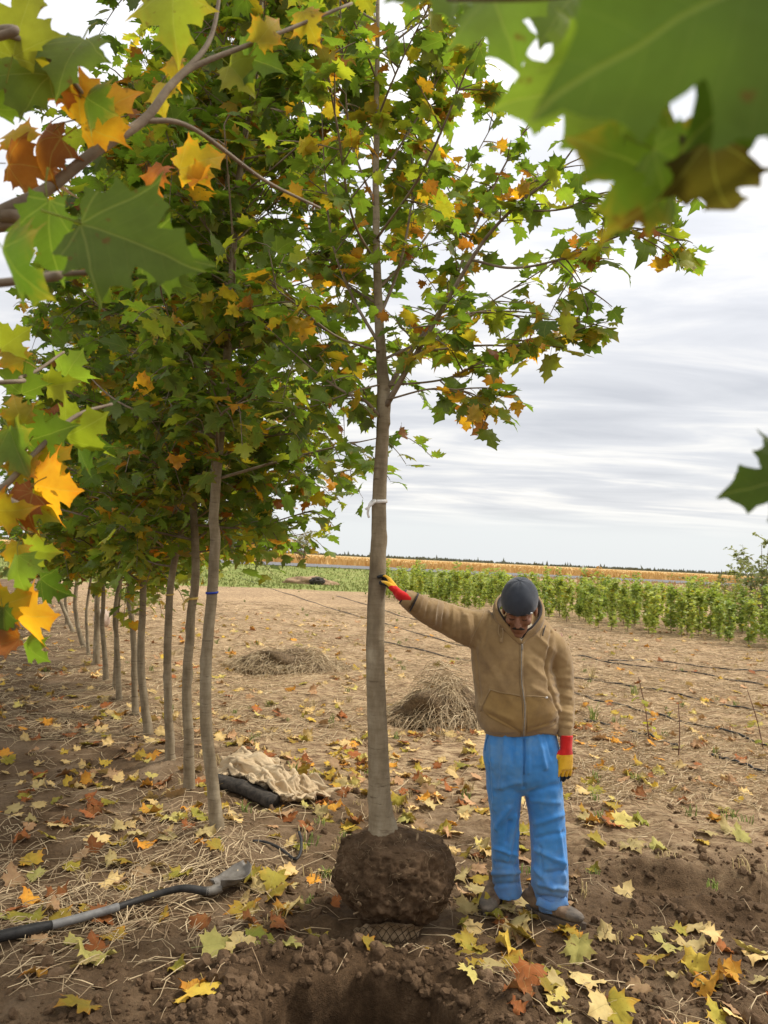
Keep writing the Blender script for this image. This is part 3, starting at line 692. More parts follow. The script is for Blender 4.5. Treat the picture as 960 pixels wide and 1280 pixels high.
for k in range(260):
    d = nrm(g.normal(size=3) * (1, 1, .8)); h_ = bb.ray_cast(Vector(cb + d * .6), Vector(-d))
    if h_[0] is None: continue
    p0, n0 = np.array(h_[0]), np.array(h_[1]); tdir = nrm(np.cross(n0, g.normal(size=3))); ln = g.uniform(.03, .15); q = [p0 - n0 * .01]
    for j in range(1, 6):
        tdir = nrm(tdir + g.normal(size=3) * .45); w = q[-1] + tdir * ln / 5
        hh = bb.ray_cast(Vector(cb + (w - cb) * 2.5), Vector(-nrm(w - cb)))
        q.append(np.array(hh[0]) + np.array(hh[1]) * (.001 + .012 * g.random() * (k % 3 == 0)) if hh[0] is not None else w)
    parts.append(tube(np.array(q), np.linspace(.0019, .0007, 6) * g.uniform(.6, 1.3), 3, cap=False))
    if k % 16 == 0: parts.append(tube(np.array([p0 - n0 * .02, p0 + n0 * .012, p0 + n0 * .03 + tdir * .01]), np.array([.007, .006, .005]) * g.uniform(.6, 1.1), 7))
V, F = merge(parts); link('fine_roots', mesh('fine_roots', V, F, [simple('root', (.10, .065, .035), (.36, .25, .14), 30, .8)]), ball, kind='stuff')
cl_v = []   # burlap shell hugging the underside, diamonds of wire on it
NU, NV = 60, 18
for j in range(NV):
    for i_ in range(NU):
        t_ = i_ / (NU - 1); a = math.radians(-132 + 88 * t_); top = -.105 - .20 * abs(t_ - .55) ** 1.5 + .006 * math.sin(i_ * .7) + .003 * math.sin(i_ * 1.9)
        zz = -.285 + (top + .285) * j / (NV - 1); axp = cb + (-.03, 0, max(zz, -.2)); dn = np.array([math.cos(a), math.sin(a), 0])
        h_ = bb.ray_cast(Vector(axp + dn * .6), Vector(-dn)); r = .6 - h_[3] if h_[0] is not None else .2
        r = max(r, .185) + .026 + .004 * math.sin(i_ * .42 + j * .3) + .012 * (j / (NV - 1)) ** 4 - .05 * max(0, (-.2 - zz) / .085)
        cl_v.append(cb + (-.03 + r * math.cos(a), r * math.sin(a), zz))
g0 = np.array(cl_v).reshape(NV, NU, 3)
for _ in range(3): g0[:, 1:-1] = (g0[:, :-2] + 2 * g0[:, 1:-1] + g0[:, 2:]) / 4; g0[1:-1] = (g0[:-2] + 2 * g0[1:-1] + g0[2:]) / 4
cl_v = list(g0.reshape(-1, 3))
cl_v = np.array(cl_v); cl_v[:, 2] = np.maximum(cl_v[:, 2], bz - .02 + .004 * np.random.default_rng(1).random(len(cl_v)))
i = (np.arange(NV - 1)[:, None] * NU + np.arange(NU - 1)[None]).ravel(); Fq = np.stack([i, i + 1, i + NU + 1, i + NU], 1)
Vb = np.vstack([cl_v, cb + (cl_v - cb) * .975]); nb = len(cl_v)
wrap = link('burlap_wrap', mesh('burlap_wrap', Vb, np.vstack([Fq, Fq[:, ::-1] + nb]), [M['oldburlap']]), ball, label='torn burlap flap with diamond wire netting under the ball')
parts = []
grid = cl_v.reshape(NV, NU, 3)
def gs(i_, j):
    i0, j0 = int(min(i_, NU - 1.001)), int(min(j, NV - 1.001)); fi, fj = i_ - i0, j - j0
    q = grid[j0, i0] * (1 - fi) * (1 - fj) + grid[j0, i0 + 1] * fi * (1 - fj) + grid[j0 + 1, i0] * (1 - fi) * fj + grid[j0 + 1, i0 + 1] * fi * fj
    return cb + (q - cb) * 1.012
for s_ in (1, -1):
    for k in range(-4, 20):
        q = []
        for j in np.linspace(0, NV - 1.01, 12):
            i_ = k * 6.5 + s_ * j * 1.25 + (0 if s_ > 0 else 5)
            if 0 <= i_ <= NU - 1.01: q.append(gs(i_, j))
        if len(q) > 3: parts.append(tube(np.array(q), .0016, 4, cap=False))
V, F = merge(parts); link('wire_netting', mesh('wire_netting', V, F, [M['wire']]), wrap)
# white tape on the trunk
def band(tree, zpt, m, name, w=.02, tail=False, label=None):
    i_ = int(np.argmin(np.abs(tree.path[:, 2] - zpt))); p = tree.path[i_]; r = tree.rad[i_] * 1.07 + .001
    th = np.linspace(0, 2 * math.pi, 25); V = []
    for dz, rr in ((-w / 2, r), (w / 2, r), (w / 2, r + .002), (-w / 2, r + .002)):
        V.append(np.stack([p[0] + rr * np.cos(th), p[1] + rr * np.sin(th), p[2] + dz + .004 * np.sin(th + 1)], 1))
    V = np.vstack(V); j = np.arange(24); F = np.vstack([np.stack([j + a * 25, j + 1 + a * 25, j + 1 + b * 25, j + b * 25], 1) for a, b in ((1, 0), (2, 1), (3, 2), (0, 3))])
    parts = [(V, F)]
    if tail:
        for e0, e1, e2 in (((-.02, -.045, .0), (-.045, -.05, -.03), (-.065, -.05, -.045)), ((-.045, -.048, -.02), (-.052, -.05, -.06), (-.045, -.05, -.085))):
            q = catmull([p + (-r * .8, -r * .5, 0), p + e0, p + e1, p + e2], 10); parts.append(tube(q, np.stack([np.full(10, .0012), np.linspace(.008, .006, 10)], 1), 6, ref=(0, 1, 0)))
    V, F = merge(parts); o = link(name, mesh(name, V, F, [m]), tree.root, label=label) if label else link(name, mesh(name, V, F, [m]), tree.root)
band(mt, at(476, 622, yT)[2], M['white'], 'tape_band', .017, True, 'white tape knotted round the trunk with loose ends')

# the row of trees
rows = [  # base px, points (u,v) of trunk upward, base width px
    ((272, 1036), [(267, 985), (258, 905), (259, 830), (264, 750), (268, 680), (268, 620)], 19, 'first plane tree of the row, blue band on its trunk, beside the burlap'),
    ((237, 987), [(236, 920), (234, 850), (239, 770), (244, 700)], 15.5, 'second plane tree of the row, straight trunk with yellow band'),
    ((213, 949), [(211, 900), (209, 840), (211, 770), (217, 715)], 13, 'third plane tree of the row, wavy trunk with yellow band'),
    ((186, 917), [(181, 885), (176, 840), (176, 790), (178, 745)], 12.5, 'fourth plane tree of the row, trunk bent at its foot'),
    ((169, 893), [(167, 860), (166, 810), (163, 770), (160, 740)], 9.5, 'fifth plane tree of the row, thin trunk bowed at the top'),
    ((150, 876), [(149, 845), (147, 800), (146, 760)], 8, 'sixth plane tree of the row, close in front of a twin trunk'),
    ((143, 864), [(144, 830), (145, 790), (149, 750)], 6, 'seventh plane tree of the row, slender trunk half behind another'),
    ((133, 850), [(131, 815), (128, 780), (129, 745)], 7.5, 'eighth plane tree of the row, before the pale sack'),
    ((120, 828), [(120, 800), (121, 770), (122, 740)], 9, 'ninth plane tree of the row, thick pale straight trunk'),
    ((111, 819), [(109, 800), (108, 775), (109, 750)], 5, 'tenth plane tree of the row, thin pole trunk beside a thick one'),
    ((105, 809), [(99, 790), (95, 768), (94, 748)], 7, 'eleventh plane tree of the row, trunk leaning away'),
    ((92, 790), [(85, 775), (77, 755), (74, 745)], 6, 'twelfth plane tree of the row, trunk slanting steeply'),
    ((84, 781), [(83, 765), (82, 745)], 5, 'thirteenth plane tree of the row, at its far end'),
]
n_objs = [260, 200, 150, 110, 70, 40, 20, 20, 10, 0, 0, 0, 0]
for k, ((u, v), ups, wpx, lab) in enumerate(rows):
    b0 = G(u, v); t_ = Tree('plane_tree', lab, tuple(b0), 100 + k, 'row of young plane trees')
    t_.probs = [.25, .45, .17, .03, .065, .035]
    pts = [b0 + (0, 0, -.12), b0] + [at(a, b_, b0[1]) for a, b_ in ups]
    tp_ = pts[-1]; Ht = 6.0 + .5 * t_.rng.random() + (.4 if k < 3 else 0)
    zs = np.linspace(tp_[2], Ht, 6)[1:]
    pts += [np.array([tp_[0] + .05 * t_.rng.normal() * j ** .5, tp_[1] + .05 * t_.rng.normal() * j ** .5, z]) for j, z in enumerate(zs, 1)]
    r0 = wpx * b0[1] / FPX * .41
    nb_ = len(pts); rad = np.interp(np.arange(nb_), [0, 1, 1.6, nb_ - 6, nb_ - 1], [r0 * 1.3, r0 * 1.2, r0, r0 * .8, r0 * .12])
    t_.trunk(pts, rad, 90, 14)
    zc0 = [2.12, 1.72, 1.55, 1.4, 1.35, 1.3, 1.3, 1.3, 1.3, 1.3, 1.3, 1.3, 1.3][k]
    nl, lm, tw = (40, 1.4, 9.5) if k < 3 else ((34, 1.45, 8.0) if k < 7 else (24, 1.5, 6.5))
    t_.auto_crown(zc0, Ht - .1, nl, lm, tw, (.085, .155) if k < 3 else (.09, .16), az0=k * 1.1, gap=.050, drop=.7, sprig=2 if k < 4 else 1)
    if k == 0: band(t_, at(265, 744, b0[1])[2], M['blue'], 'tape_band', .012, False, 'blue tape band')
    if k == 1: band(t_, at(240, 745, b0[1])[2], M['yellow'], 'tape_band', .016, True, 'yellow tape band')
    if k == 2: band(t_, at(213, 742, b0[1])[2], M['yellow'], 'tape_band', .014, False, 'yellow tape band')
    t_.finish(n_objs[k])

# ------------------------------------------------------------------ the man
yM = G(652, 1140)[1]; ym = yM / FPX                       # metres per pixel at the man
FL, FR = G(617, 1136), G(694, 1154)
def mp(u, v, o=0.0): return at(u, v, yM + o)
def loft(rows, n=40, sub=6, ref=(1, 0, 0), power=2.0):
    """rows: (u, v, depth offset, half width px, half depth m)"""
    pts = catmull([mp(r[0], r[1], r[2]) for r in rows], (len(rows) - 1) * sub + 1)
    rad = np.stack([np.interp(np.linspace(0, len(rows) - 1, len(pts)), range(len(rows)), [r[3] * ym for r in rows]), np.interp(np.linspace(0, len(rows) - 1, len(pts)), range(len(rows)), [r[4] for r in rows])], 1)
    return tube(pts, rad, n, ref=ref, power=power)
oL, oR = FL[1] - yM + .05, FR[1] - yM + .07                # depth of the ankles
person_parts = []
# body under the clothes: torso, legs, arms in one surface
bodyparts = [loft([(652, 960, 0, 40, .10), (650, 900, 0, 40, .10), (642, 840, 0, 40, .10), (645, 800, 0, 42, .09), (649, 776, 0, 30, .07)]),
             loft([(631, 955, 0, 19, .08), (632, 1030, oL * .5, 12, .06), (633, 1118, oL, 8, .035)]), loft([(678, 955, 0, 19, .08), (684, 1035, oR * .5, 12, .06), (691, 1138, oR, 8, .035)]),
             loft([(610, 785, 0, 15, .05), (560, 774, -.02, 11, .042), (525, 758, (yT - .10 - yM) * .75, 8, .033), (506, 747, yT - .10 - yM, 6.4, .024), (502.5, 745.2, yT - .10 - yM, 5.5, .02)], ref=(0, 1, 0)),
             loft([(690, 795, 0, 13, .05), (702, 850, .03, 11, .042), (706, 915, -.045, 6.5, .028), (707, 940, -.065, 5.5, .022)]),
             loft([(649, 795, .0, 15, .058), (648.5, 778, -.04, 14, .055), (648.5, 758, -.10, 13, .055)])]
# head in its own frame: face towards -Y, then bowed and turned
HM = Matrix.Translation(Vector(mp(649.5, 760, -.125))) @ Euler((math.radians(-33), math.radians(2), math.radians(-14)), 'XYZ').to_matrix().to_4x4()
HMr = np.array(HM.to_3x3()); HMt = np.array(HM.translation)
HMr = np.array((Matrix.Rotation(math.radians(-14), 3, 'Z') @ Matrix.Rotation(math.radians(30), 3, 'X')))
def hd(p): return np.asarray(p) @ HMr.T + HMt
def hell(c, r): V, F = ell(c, r); return hd(V), F
head = [hell((0, .012, .035), (.074, .094, .088)), hell((0, -.03, -.02), (.062, .064, .075)), hell((0, -.05, -.075), (.043, .042, .045)), hell((0, -.072, -.103), (.024, .02, .018)),
        hell((0, -.086, .018), (.052, .014, .012)), hell((-.04, -.066, -.03), (.022, .022, .02)), hell((.04, -.066, -.03), (.022, .022, .02)),
        hell((0, -.092, -.058), (.022, .010, .010)), hell((0, -.093, -.072), (.02, .009, .007)),
        hell((-.030, -.082, -.002), (.017, .012, .009)), hell((.030, -.082, -.002), (.017, .012, .009)),
        hell((-.076, .012, -.02), (.010, .020, .032)), hell((.076, .012, -.02), (.010, .020, .032))]
nose = tube(hd(np.array([(0, -.090, .012), (0, -.101, -.012), (0, -.112, -.034), (0, -.094, -.043)])), [.008, .010, .014, .008], 10)
head += [nose, hell((-.011, -.098, -.036), (.008, .010, .007)), hell((.011, -.098, -.036), (.008, .010, .007))]
V, F = remesh(bodyparts + head, .0042, 2)
person = link('person', mesh('person', V, F, [M['skin']]), None, Matrix.Identity(4), label='man in tan hooded jacket and blue trousers steadying the lifted tree', category='person')
bodyb = bvh(V, F)
def cloth(name, V, F, m, parent=person, **tg): return link(name, mesh(name, V, F, m if isinstance(m, list) else [m], **{k: v for k, v in tg.items() if k in ('mi', 'col')}), parent, **{k: v for k, v in tg.items() if k == 'label'})

# trousers
tr_parts = [loft([(651, 898, 0, 40, .10), (651, 916, 0, 42.5, .118), (651.5, 930, 0, 45.5, .135), (652, 945, 0, 47.5, .142), (653, 966, .005, 44, .132), (654, 980, .01, 28, .10), (655, 991, .01, 9, .06)], power=2.3),
            loft([(630, 950, 0, 22, .12), (630.5, 985, oL * .2, 22, .108), (631, 1022, oL * .45, 17.5, .088), (631.5, 1070, oL * .8, 16.3, .08), (633, 1100, oL, 17.5, .085), (633.5, 1117, oL, 18.8, .088)], power=2.2),
            loft([(677, 950, 0, 22, .12), (679, 985, oR * .2, 23, .11), (683.5, 1022, oR * .45, 21.3, .094), (686.5, 1068, oR * .8, 21.5, .088), (687, 1104, oR, 22.5, .092), (690, 1133, oR, 18.5, .09)], power=2.2)]
V, F = remesh(tr_parts, .0062, 5)
V = folds(V, F, [(614, 925, 617, 1010, 0.0138, 0.0084), (632, 918, 626, 985, 0.0115, 0.0097), (641, 915, 641, 955, 0.0092, -0.0073), (655, 925, 655, 985, 0.0069, -0.0109), (661, 925, 660, 965, 0.0092, 0.0073),
                 (672, 915, 682, 960, 0.0115, 0.0097), (681, 912, 690, 945, 0.0103, -0.0073), (636, 1010, 620, 1035, 0.0138, 0.0121), (637, 1028, 633, 1052, 0.0115, -0.0121), (645, 1020, 634, 1075, 0.0115, 0.0134), (618, 1060, 645, 1068, 0.0103, 0.0109), (618, 1078, 646, 1082, 0.0115, -0.0097),
                 (617, 1092, 648, 1090, 0.0115, 0.0134), (616, 1106, 650, 1104, 0.0103, -0.0097), (668, 1030, 704, 1018, 0.0138, 0.0084), (670, 1048, 706, 1040, 0.0115, -0.0084), (669, 1062, 704, 1078, 0.0149, 0.0134), (668, 1085, 690, 1110, 0.0127, 0.0121), (684, 1092, 708, 1088, 0.0115, -0.0109),
                 (700, 1040, 706, 1100, 0.0115, 0.0097), (674, 1105, 708, 1112, 0.0115, 0.0134), (672, 1120, 708, 1124, 0.0081, -0.0121), (663, 990, 700, 980, 0.0138, -0.0073), (664, 1000, 700, 1004, 0.0127, 0.0061), (620, 985, 650, 978, 0.0138, 0.0061), (612, 955, 616, 1000, 0.0069, -0.0061), (676, 1060, 678, 1098, 0.0069, -0.0073), (648, 1040, 640, 1100, 0.0092, 0.0073)])
N_ = vnormals(V, F); V = V + N_ * (.0035 * mn3(V * (1, 1, .45), 16, 4.0) + .002 * mn3(V, 36, 8.0))[:, None]
trousers = cloth('trousers', V, F, M['trousers']); tb = bvh(V, F)
def ribbon(b, line, w, m, name, parent, off=.003, thick=.0025, seg=14):
    pts = []
    for (u, v) in catmull([(a, c, 0) for a, c in line], seg)[:, :2]:
        p, n = hit(b, u, v)
        if p is not None: pts.append(p + n * off)
    if len(pts) < 3: return None
    pts = np.array(pts); k = np.ones(3) / 3
    if len(pts) > 5: pts[1:-1] = (pts[:-2] + pts[1:-1] + pts[2:]) / 3
    V, F = tube(pts, np.stack([np.full(len(pts), w), np.full(len(pts), thick)], 1), 8, ref=(1, 0, .3) if abs(line[0][1] - line[-1][1]) > abs(line[0][0] - line[-1][0]) else (0, 0, 1))
    return link(name, mesh(name, V, F, [m]), parent)
M['tseam'] = fabric('trouser_seam', (.035, .15, .38), (.05, .19, .45))
ribbon(tb, [(656, 924), (656.5, 945), (655, 968)], .004, M['tseam'], 'fly_seam', trousers, .001)
ribbon(tb, [(611, 918), (607.5, 930), (606.5, 938)], .004, M['tseam'], 'pocket_seam', trousers, .001)
# turned hem on the leg that carries the weight
q = catmull([mp(671, 1126, oR - .085), mp(690, 1133, oR - .098), mp(709, 1126, oR - .07)], 12)
link('turned_hem', mesh('turned_hem', *tube(q, np.stack([np.full(12, .020), np.full(12, .006)], 1), 10, ref=(0, .3, 1)), [M['trousers']]), trousers)

# jacket
def arm(rows, ref=(0, 1, 0)): return loft(rows, 32, 6, ref)
HO = (yT - .10) - yM
raised = [(612, 787, .0, 25, .085), (592, 786, 0, 24, .082), (574, 780, -.01, 21.5, .078), (552, 771, -.02, 19, .068), (532, 762, HO * .6, 16, .058), (516, 752.5, HO * .85, 12.5, .047), (507, 748, HO * .95, 10.5, .040)]
raised = [(u, v, o, (w * .0 + d / ym), w * ym) for u, v, o, w, d in raised]   # ring axes: depth first, then in picture plane
hang = [(674, 799, .0, 13, .06), (689, 805, .0, 17, .073), (699, 826, .015, 16.5, .07), (701, 850, .025, 15.3, .066), (704, 876, .015, 14.0, .062), (706, 900, -.03, 11.5, .052), (706, 914, -.05, 9.5, .042)]
jk = [loft([(652, 914, 0, 42, .122), (651, 904, 0, 48, .145), (648.5, 890, -.005, 52, .158), (645, 868, -.005, 50.5, .156), (640, 840, 0, 48.5, .148), (640, 814, 0, 51, .142), (645, 797, .0, 54, .125), (648, 782, .02, 46, .095), (649.5, 771, .04, 31, .07), (650, 763, .05, 22, .06)], 48, 6, (1, 0, 0), 2.25),
      arm(raised), loft(hang, 32, 6, (1, 0, 0))]
V, F = remesh(jk, .0062, 5)
segs = [(583, 770, 590, 806, .012, .010), (592, 768, 598, 800, .010, -.009), (575, 763, 578, 800, .009, -.007), (566, 758, 566, 794, .010, .008), (556, 754, 553, 788, .009, -.007), (546, 752, 543, 780, .009, .007), (537, 748, 532, 772, .008, -.006), (528, 745, 522, 765, .008, .005),
        (600, 812, 640, 880, .016, .006), (594, 812, 600, 870, .012, -.006), (606, 800, 632, 850, .015, -.005), (640, 900, 600, 882, .012, .006), (612, 770, 604, 808, .008, -.006),
        (690, 790, 683, 836, .009, -.013), (683, 834, 687, 862, .009, -.012), (688, 862, 700, 893, .009, -.012), (660, 830, 684, 850, .014, .007), (664, 812, 684, 828, .012, -.005), (666, 860, 690, 872, .013, .006), (672, 796, 690, 812, .012, .006),
        (691, 838, 711, 834, 0.0103, -0.0039), (690, 846, 712, 848, 0.0103, 0.0052), (692, 858, 714, 862, 0.0103, -0.0052), (692, 866, 714, 872, 0.0103, 0.0059), (696, 878, 715, 882, 0.0092, -0.0052), (697, 888, 715, 892, 0.0092, 0.0052), (699, 900, 714, 902, 0.0080, -0.0046), (700, 906, 714, 908, 0.0080, 0.0039), (694, 815, 708, 826, 0.0115, 0.0039),
        (612, 893, 650, 915, .006, -.006), (650, 915, 694, 902, .006, -.006)]
V = folds(V, F, segs)
N_ = vnormals(V, F); V = V + N_ * (.004 * mn3(V, 13, 14.0) + .0018 * mn3(V, 34, 18.0))[:, None]
jacket = cloth('jacket', V, F, M['jacket'], label='tan brown fleece jacket with hood and front pocket'); jb = bvh(V, F)
def patch(b, poly, off, name, m, parent, n=26, **tg):
    poly = np.array(poly, float); k = np.arange(len(poly)); lo, hi = poly.min(0), poly.max(0)
    us, vs_ = np.linspace(lo[0], hi[0], n), np.linspace(lo[1], hi[1], n); idx = -np.ones((n, n), int); V = []
    def inside(x, y):
        c = False; j = len(poly) - 1
        for i in range(len(poly)):
            if (poly[i, 1] > y) != (poly[j, 1] > y) and x < (poly[j, 0] - poly[i, 0]) * (y - poly[i, 1]) / (poly[j, 1] - poly[i, 1]) + poly[i, 0]: c = not c
            j = i
        return c
    # snap each row to the outline so that the edge is clean
    rows_ = []
    for y in np.linspace(lo[1] + .2, hi[1] - .2, n):
        xsn = []
        j = len(poly) - 1
        for i in range(len(poly)):
            if (poly[i, 1] > y) != (poly[j, 1] > y): xsn.append((poly[j, 0] - poly[i, 0]) * (y - poly[i, 1]) / (poly[j, 1] - poly[i, 1]) + poly[i, 0])
            j = i
        rows_.append([(x, y) for x in np.linspace(min(xsn), max(xsn), n)])
    last = None
    for r in rows_:
        for (x, y) in r:
            p, nn = hit(b, x, y)
            if p is None: p = last if last is not None else mp(x, y)
            else: p = p - ray(x, y) * off
            last = p; V.append(p)
    V = np.array(V); i = (np.arange(n - 1)[:, None] * n + np.arange(n - 1)[None]).ravel(); Fq = np.stack([i, i + n, i + n + 1, i + 1], 1)
    back = V + np.array([ray(652, 850)]) * (off + .006); N = len(V)
    rim = np.r_[np.arange(n), np.arange(2 * n - 1, n * n, n), np.arange(n * n - 2, n * (n - 1) - 1, -1), np.arange(n * (n - 2), 0, -n)]
    r2 = np.roll(rim, -1); Fr = np.stack([rim, r2, r2 + N, rim + N], 1)
    return link(name, mesh(name, np.vstack([V, back]), np.vstack([Fq, Fr]), [m]), parent, **tg)
patch(jb, [(613, 861), (652, 870.5), (654.5, 917), (640, 911), (612, 897), (602, 888)], .005, 'pocket', M['pocket'], jacket)
patch(jb, [(657, 870.5), (683, 871), (692, 880), (698.5, 894), (690, 903), (676, 911), (659, 917)], .005, 'pocket', M['pocket'], jacket)
M['stitch'] = fabric('jacket_stitch', (.29, .19, .09), (.36, .25, .13))
ribbon(jb, [(612, 861), (630, 866), (651, 870)], .0022, M['stitch'], 'pocket_seam', jacket, .008, .002)
ribbon(jb, [(657, 870), (670, 870), (683, 870.5)], .0022, M['stitch'], 'pocket_seam', jacket, .008, .002)
ribbon(jb, [(613, 862), (606, 877), (601, 889)], .0025, M['stitch'], 'pocket_seam', jacket, .008, .002)
ribbon(jb, [(606, 764), (600, 778), (591, 795), (587, 808)], .0022, M['stitch'], 'sleeve_seam', jacket, .002, .002)
zp = [(651.5, 806), (651.5, 830), (652, 855), (655.5, 880), (655.5, 900), (653.5, 922)]
ribbon(jb, zp, .0095, M['jacket'], 'zip_flap', jacket, .004, .003, 40)
ribbon(jb, zp, .0032, M['metal_zip'], 'zip', jacket, .008, .003, 40)
ribbon(jb, [(652, 805), (652.3, 809), (652, 813)], .0035, M['metal_zip'], 'zip_pull', jacket, .012, .0025, 6)
p, n_ = hit(jb, 682, 871)
if p is not None: link('woven_tag', mesh('woven_tag', *ell(p + n_ * .008, (.008, .003, .005)), [M['white']]), jacket)
# rib waistband and cuffs
def ring(rows, name, m, parent, n=40, ref=(1, 0, 0)):
    V, F = loft(rows, n, 5, ref, 2.25); V2, F2 = remesh([(V, F)], .005, 3); return link(name, mesh(name, V2, F2, [m]), parent)
ring([(652.5, 921, -.022, 41, .122), (652, 914, -.012, 45.5, .140), (651.5, 906, -.002, 47, .145), (651, 897, .01, 46, .135)], 'waistband', M['jacket'], jacket)
ring([(706, 921.5, -.056, 8.3, .036), (706, 915, -.05, 9.6, .041), (706, 908, -.042, 9.6, .042)], 'cuff', M['jacket'], jacket)
V, F = loft([(503.3, 745.6, HO * .95, .036 / ym, .036), (508, 748.3, HO * .95, .040 / ym, .042), (515, 752, HO * .95, .040 / ym, .042)], 28, 5, (0, 1, 0)); link('cuff', mesh('cuff', V, F, [M['jacket']]), jacket)
for uu, vv_, rr in ((517.5, 752.8, .0495), (503.6, 745.8, .0375)):
    V, F = loft([(uu - .8, vv_ - .4, HO * .95, rr / ym, rr), (uu + .8, vv_ + .4, HO * .95, rr / ym, rr)], 28, 2, (0, 1, 0)); link('cuff_edge', mesh('cuff_edge', V, F, [M['lining']]), jacket)
# hood laid back: collar roll with dark lining, then shirt in the opening
patch(jb, [(645, 790), (662, 776), (668, 785), (661, 796), (652.5, 807), (646, 799)], .006, 'shirt', M['shirt'], person)
col_pts = [(651.5, 806, -.135), (642, 796, -.128), (629, 783, -.105), (620, 768, -.06), (621, 756, .0), (632, 748, .065), (650, 745, .09), (668, 750, .07), (677, 763, .0), (677, 777, -.07), (668, 790, -.108), (660, 796, -.122), (652, 806, -.135)]
def collar(dx, r, m, name, ex=1.0, parent=jacket):
    c0 = mp(649, 775, 0); pts = np.array([mp(u, v, o) for u, v, o in col_pts]); pts = catmull(c0 + (pts - c0) * ex + (0, 0, dx), 60)
    prof = np.interp(np.linspace(0, 1, 60), [0, .1, .3, .5, .7, .9, 1], [.35, .75, 1, 1.15, 1, .75, .35])
    V, F = tube(pts, np.stack([r[0] * prof, r[1] * prof], 1), 14, ref=(0, -.4, 1)); return link(name, mesh(name, V, F, [m]), parent)
collar(.004, (.030, .013), M['jacket'], 'hood')
collar(.009, (.031, .010), M['lining'], 'hood_lining', .925)
ribbon(jb, [(624, 783), (623, 790), (624.5, 796)], .003, M['stitch'], 'drawcord', jacket, .012, .003, 8)
ribbon(jb, [(628, 787), (629, 795), (626, 803)], .003, M['stitch'], 'drawcord', jacket, .012, .003, 8)
ribbon(jb, [(680, 784), (678, 790), (676.5, 796)], .003, M['lining'], 'drawcord', jacket, .012, .003, 8)
p, n_ = hit(jb, 626.5, 801)
if p is not None: link('cord_toggle', mesh('cord_toggle', *ell(p + n_ * .014, (.008, .006, .013)), [M['stitch']]), jacket)
# cap
nu_, nv_ = 64, 26; V = []
for j in range(nv_ + 1):
    ph = (j / nv_) * math.radians(103)
    for i_ in range(nu_):
        th = 2 * math.pi * i_ / nu_
        r = 1 + .012 * math.cos(6 * th) * (1 - j / nv_) + (.02 if j > nv_ - 5 else 0) * 0 - .006 * math.exp(-((th * 6 / (2 * math.pi)) % 1 - .5) ** 2 * 200) * (j < nv_ - 4)
        z = .102 * math.cos(ph) * r; y_ = .112 * math.sin(ph) * math.sin(th) * r; x_ = .0895 * math.sin(ph) * math.cos(th) * r
        V.append((x_, y_ + .010, z + .048 + .10 * y_ * (j / nv_) ** 2))
Vc = np.array(V); i = (np.arange(nv_)[:, None] * nu_); j = np.arange(nu_)[None]; k = (j + 1) % nu_
Fq = np.stack([i + j, i + nu_ + j, i + nu_ + k, i + k], -1).reshape(-1, 4)
inn = (Vc - (0, .01, .04)) * .965 + (0, .01, .04); nV = len(Vc); e0 = nv_ * nu_ + np.arange(nu_); e1 = nv_ * nu_ + (np.arange(nu_) + 1) % nu_
Vc2 = hd(np.vstack([Vc, inn])); Vc2 = Vc2 + .0018 * nrm(Vc2 - HMt) * mn3(Vc2, 25, 3.0)[:, None]
cap = cloth('knitted_cap', Vc2, np.vstack([Fq, Fq[:, ::-1] + nV, np.stack([e0, e0 + nV, e1 + nV, e1], 1)]), M['cap'], label='dark blue-grey beanie pulled low over the brow')
link('woven_tag', mesh('woven_tag', *ell(hd([(.062, -.083, .030)])[0], (.006, .003, .004)), [M['white']]), cap)
# moustache, brows, lids, stubble of hair at the temple
q = catmull([(-.028, -.086, -.064), (-.016, -.098, -.054), (0, -.103, -.049), (.016, -.098, -.054), (.028, -.086, -.064)], 16)
link('moustache', mesh('moustache', *tube(hd(q), np.stack([np.interp(np.linspace(0, 1, 16), [0, .25, .5, .75, 1], [.002, .006, .0055, .006, .002]), np.full(16, .006)], 1), 10, ref=HMr @ np.array((0, 0, 1.0))), [M['hair']]), person)
for s_ in (-1, 1):
    q = catmull([(s_ * .014, -.098, .020), (s_ * .030, -.097, .024), (s_ * .047, -.084, .018)], 10)
    link('eyebrow', mesh('eyebrow', *tube(hd(q), np.stack([np.full(10, .0042), np.full(10, .003)], 1), 6), [M['hair']]), person)
    q = catmull([(s_ * .017, -.0905, -.006), (s_ * .030, -.0945, -.0085), (s_ * .043, -.0865, -.006)], 8)
    link('eyelashes', mesh('eyelashes', *tube(hd(q), .0016, 5), [M['hair']]), person)

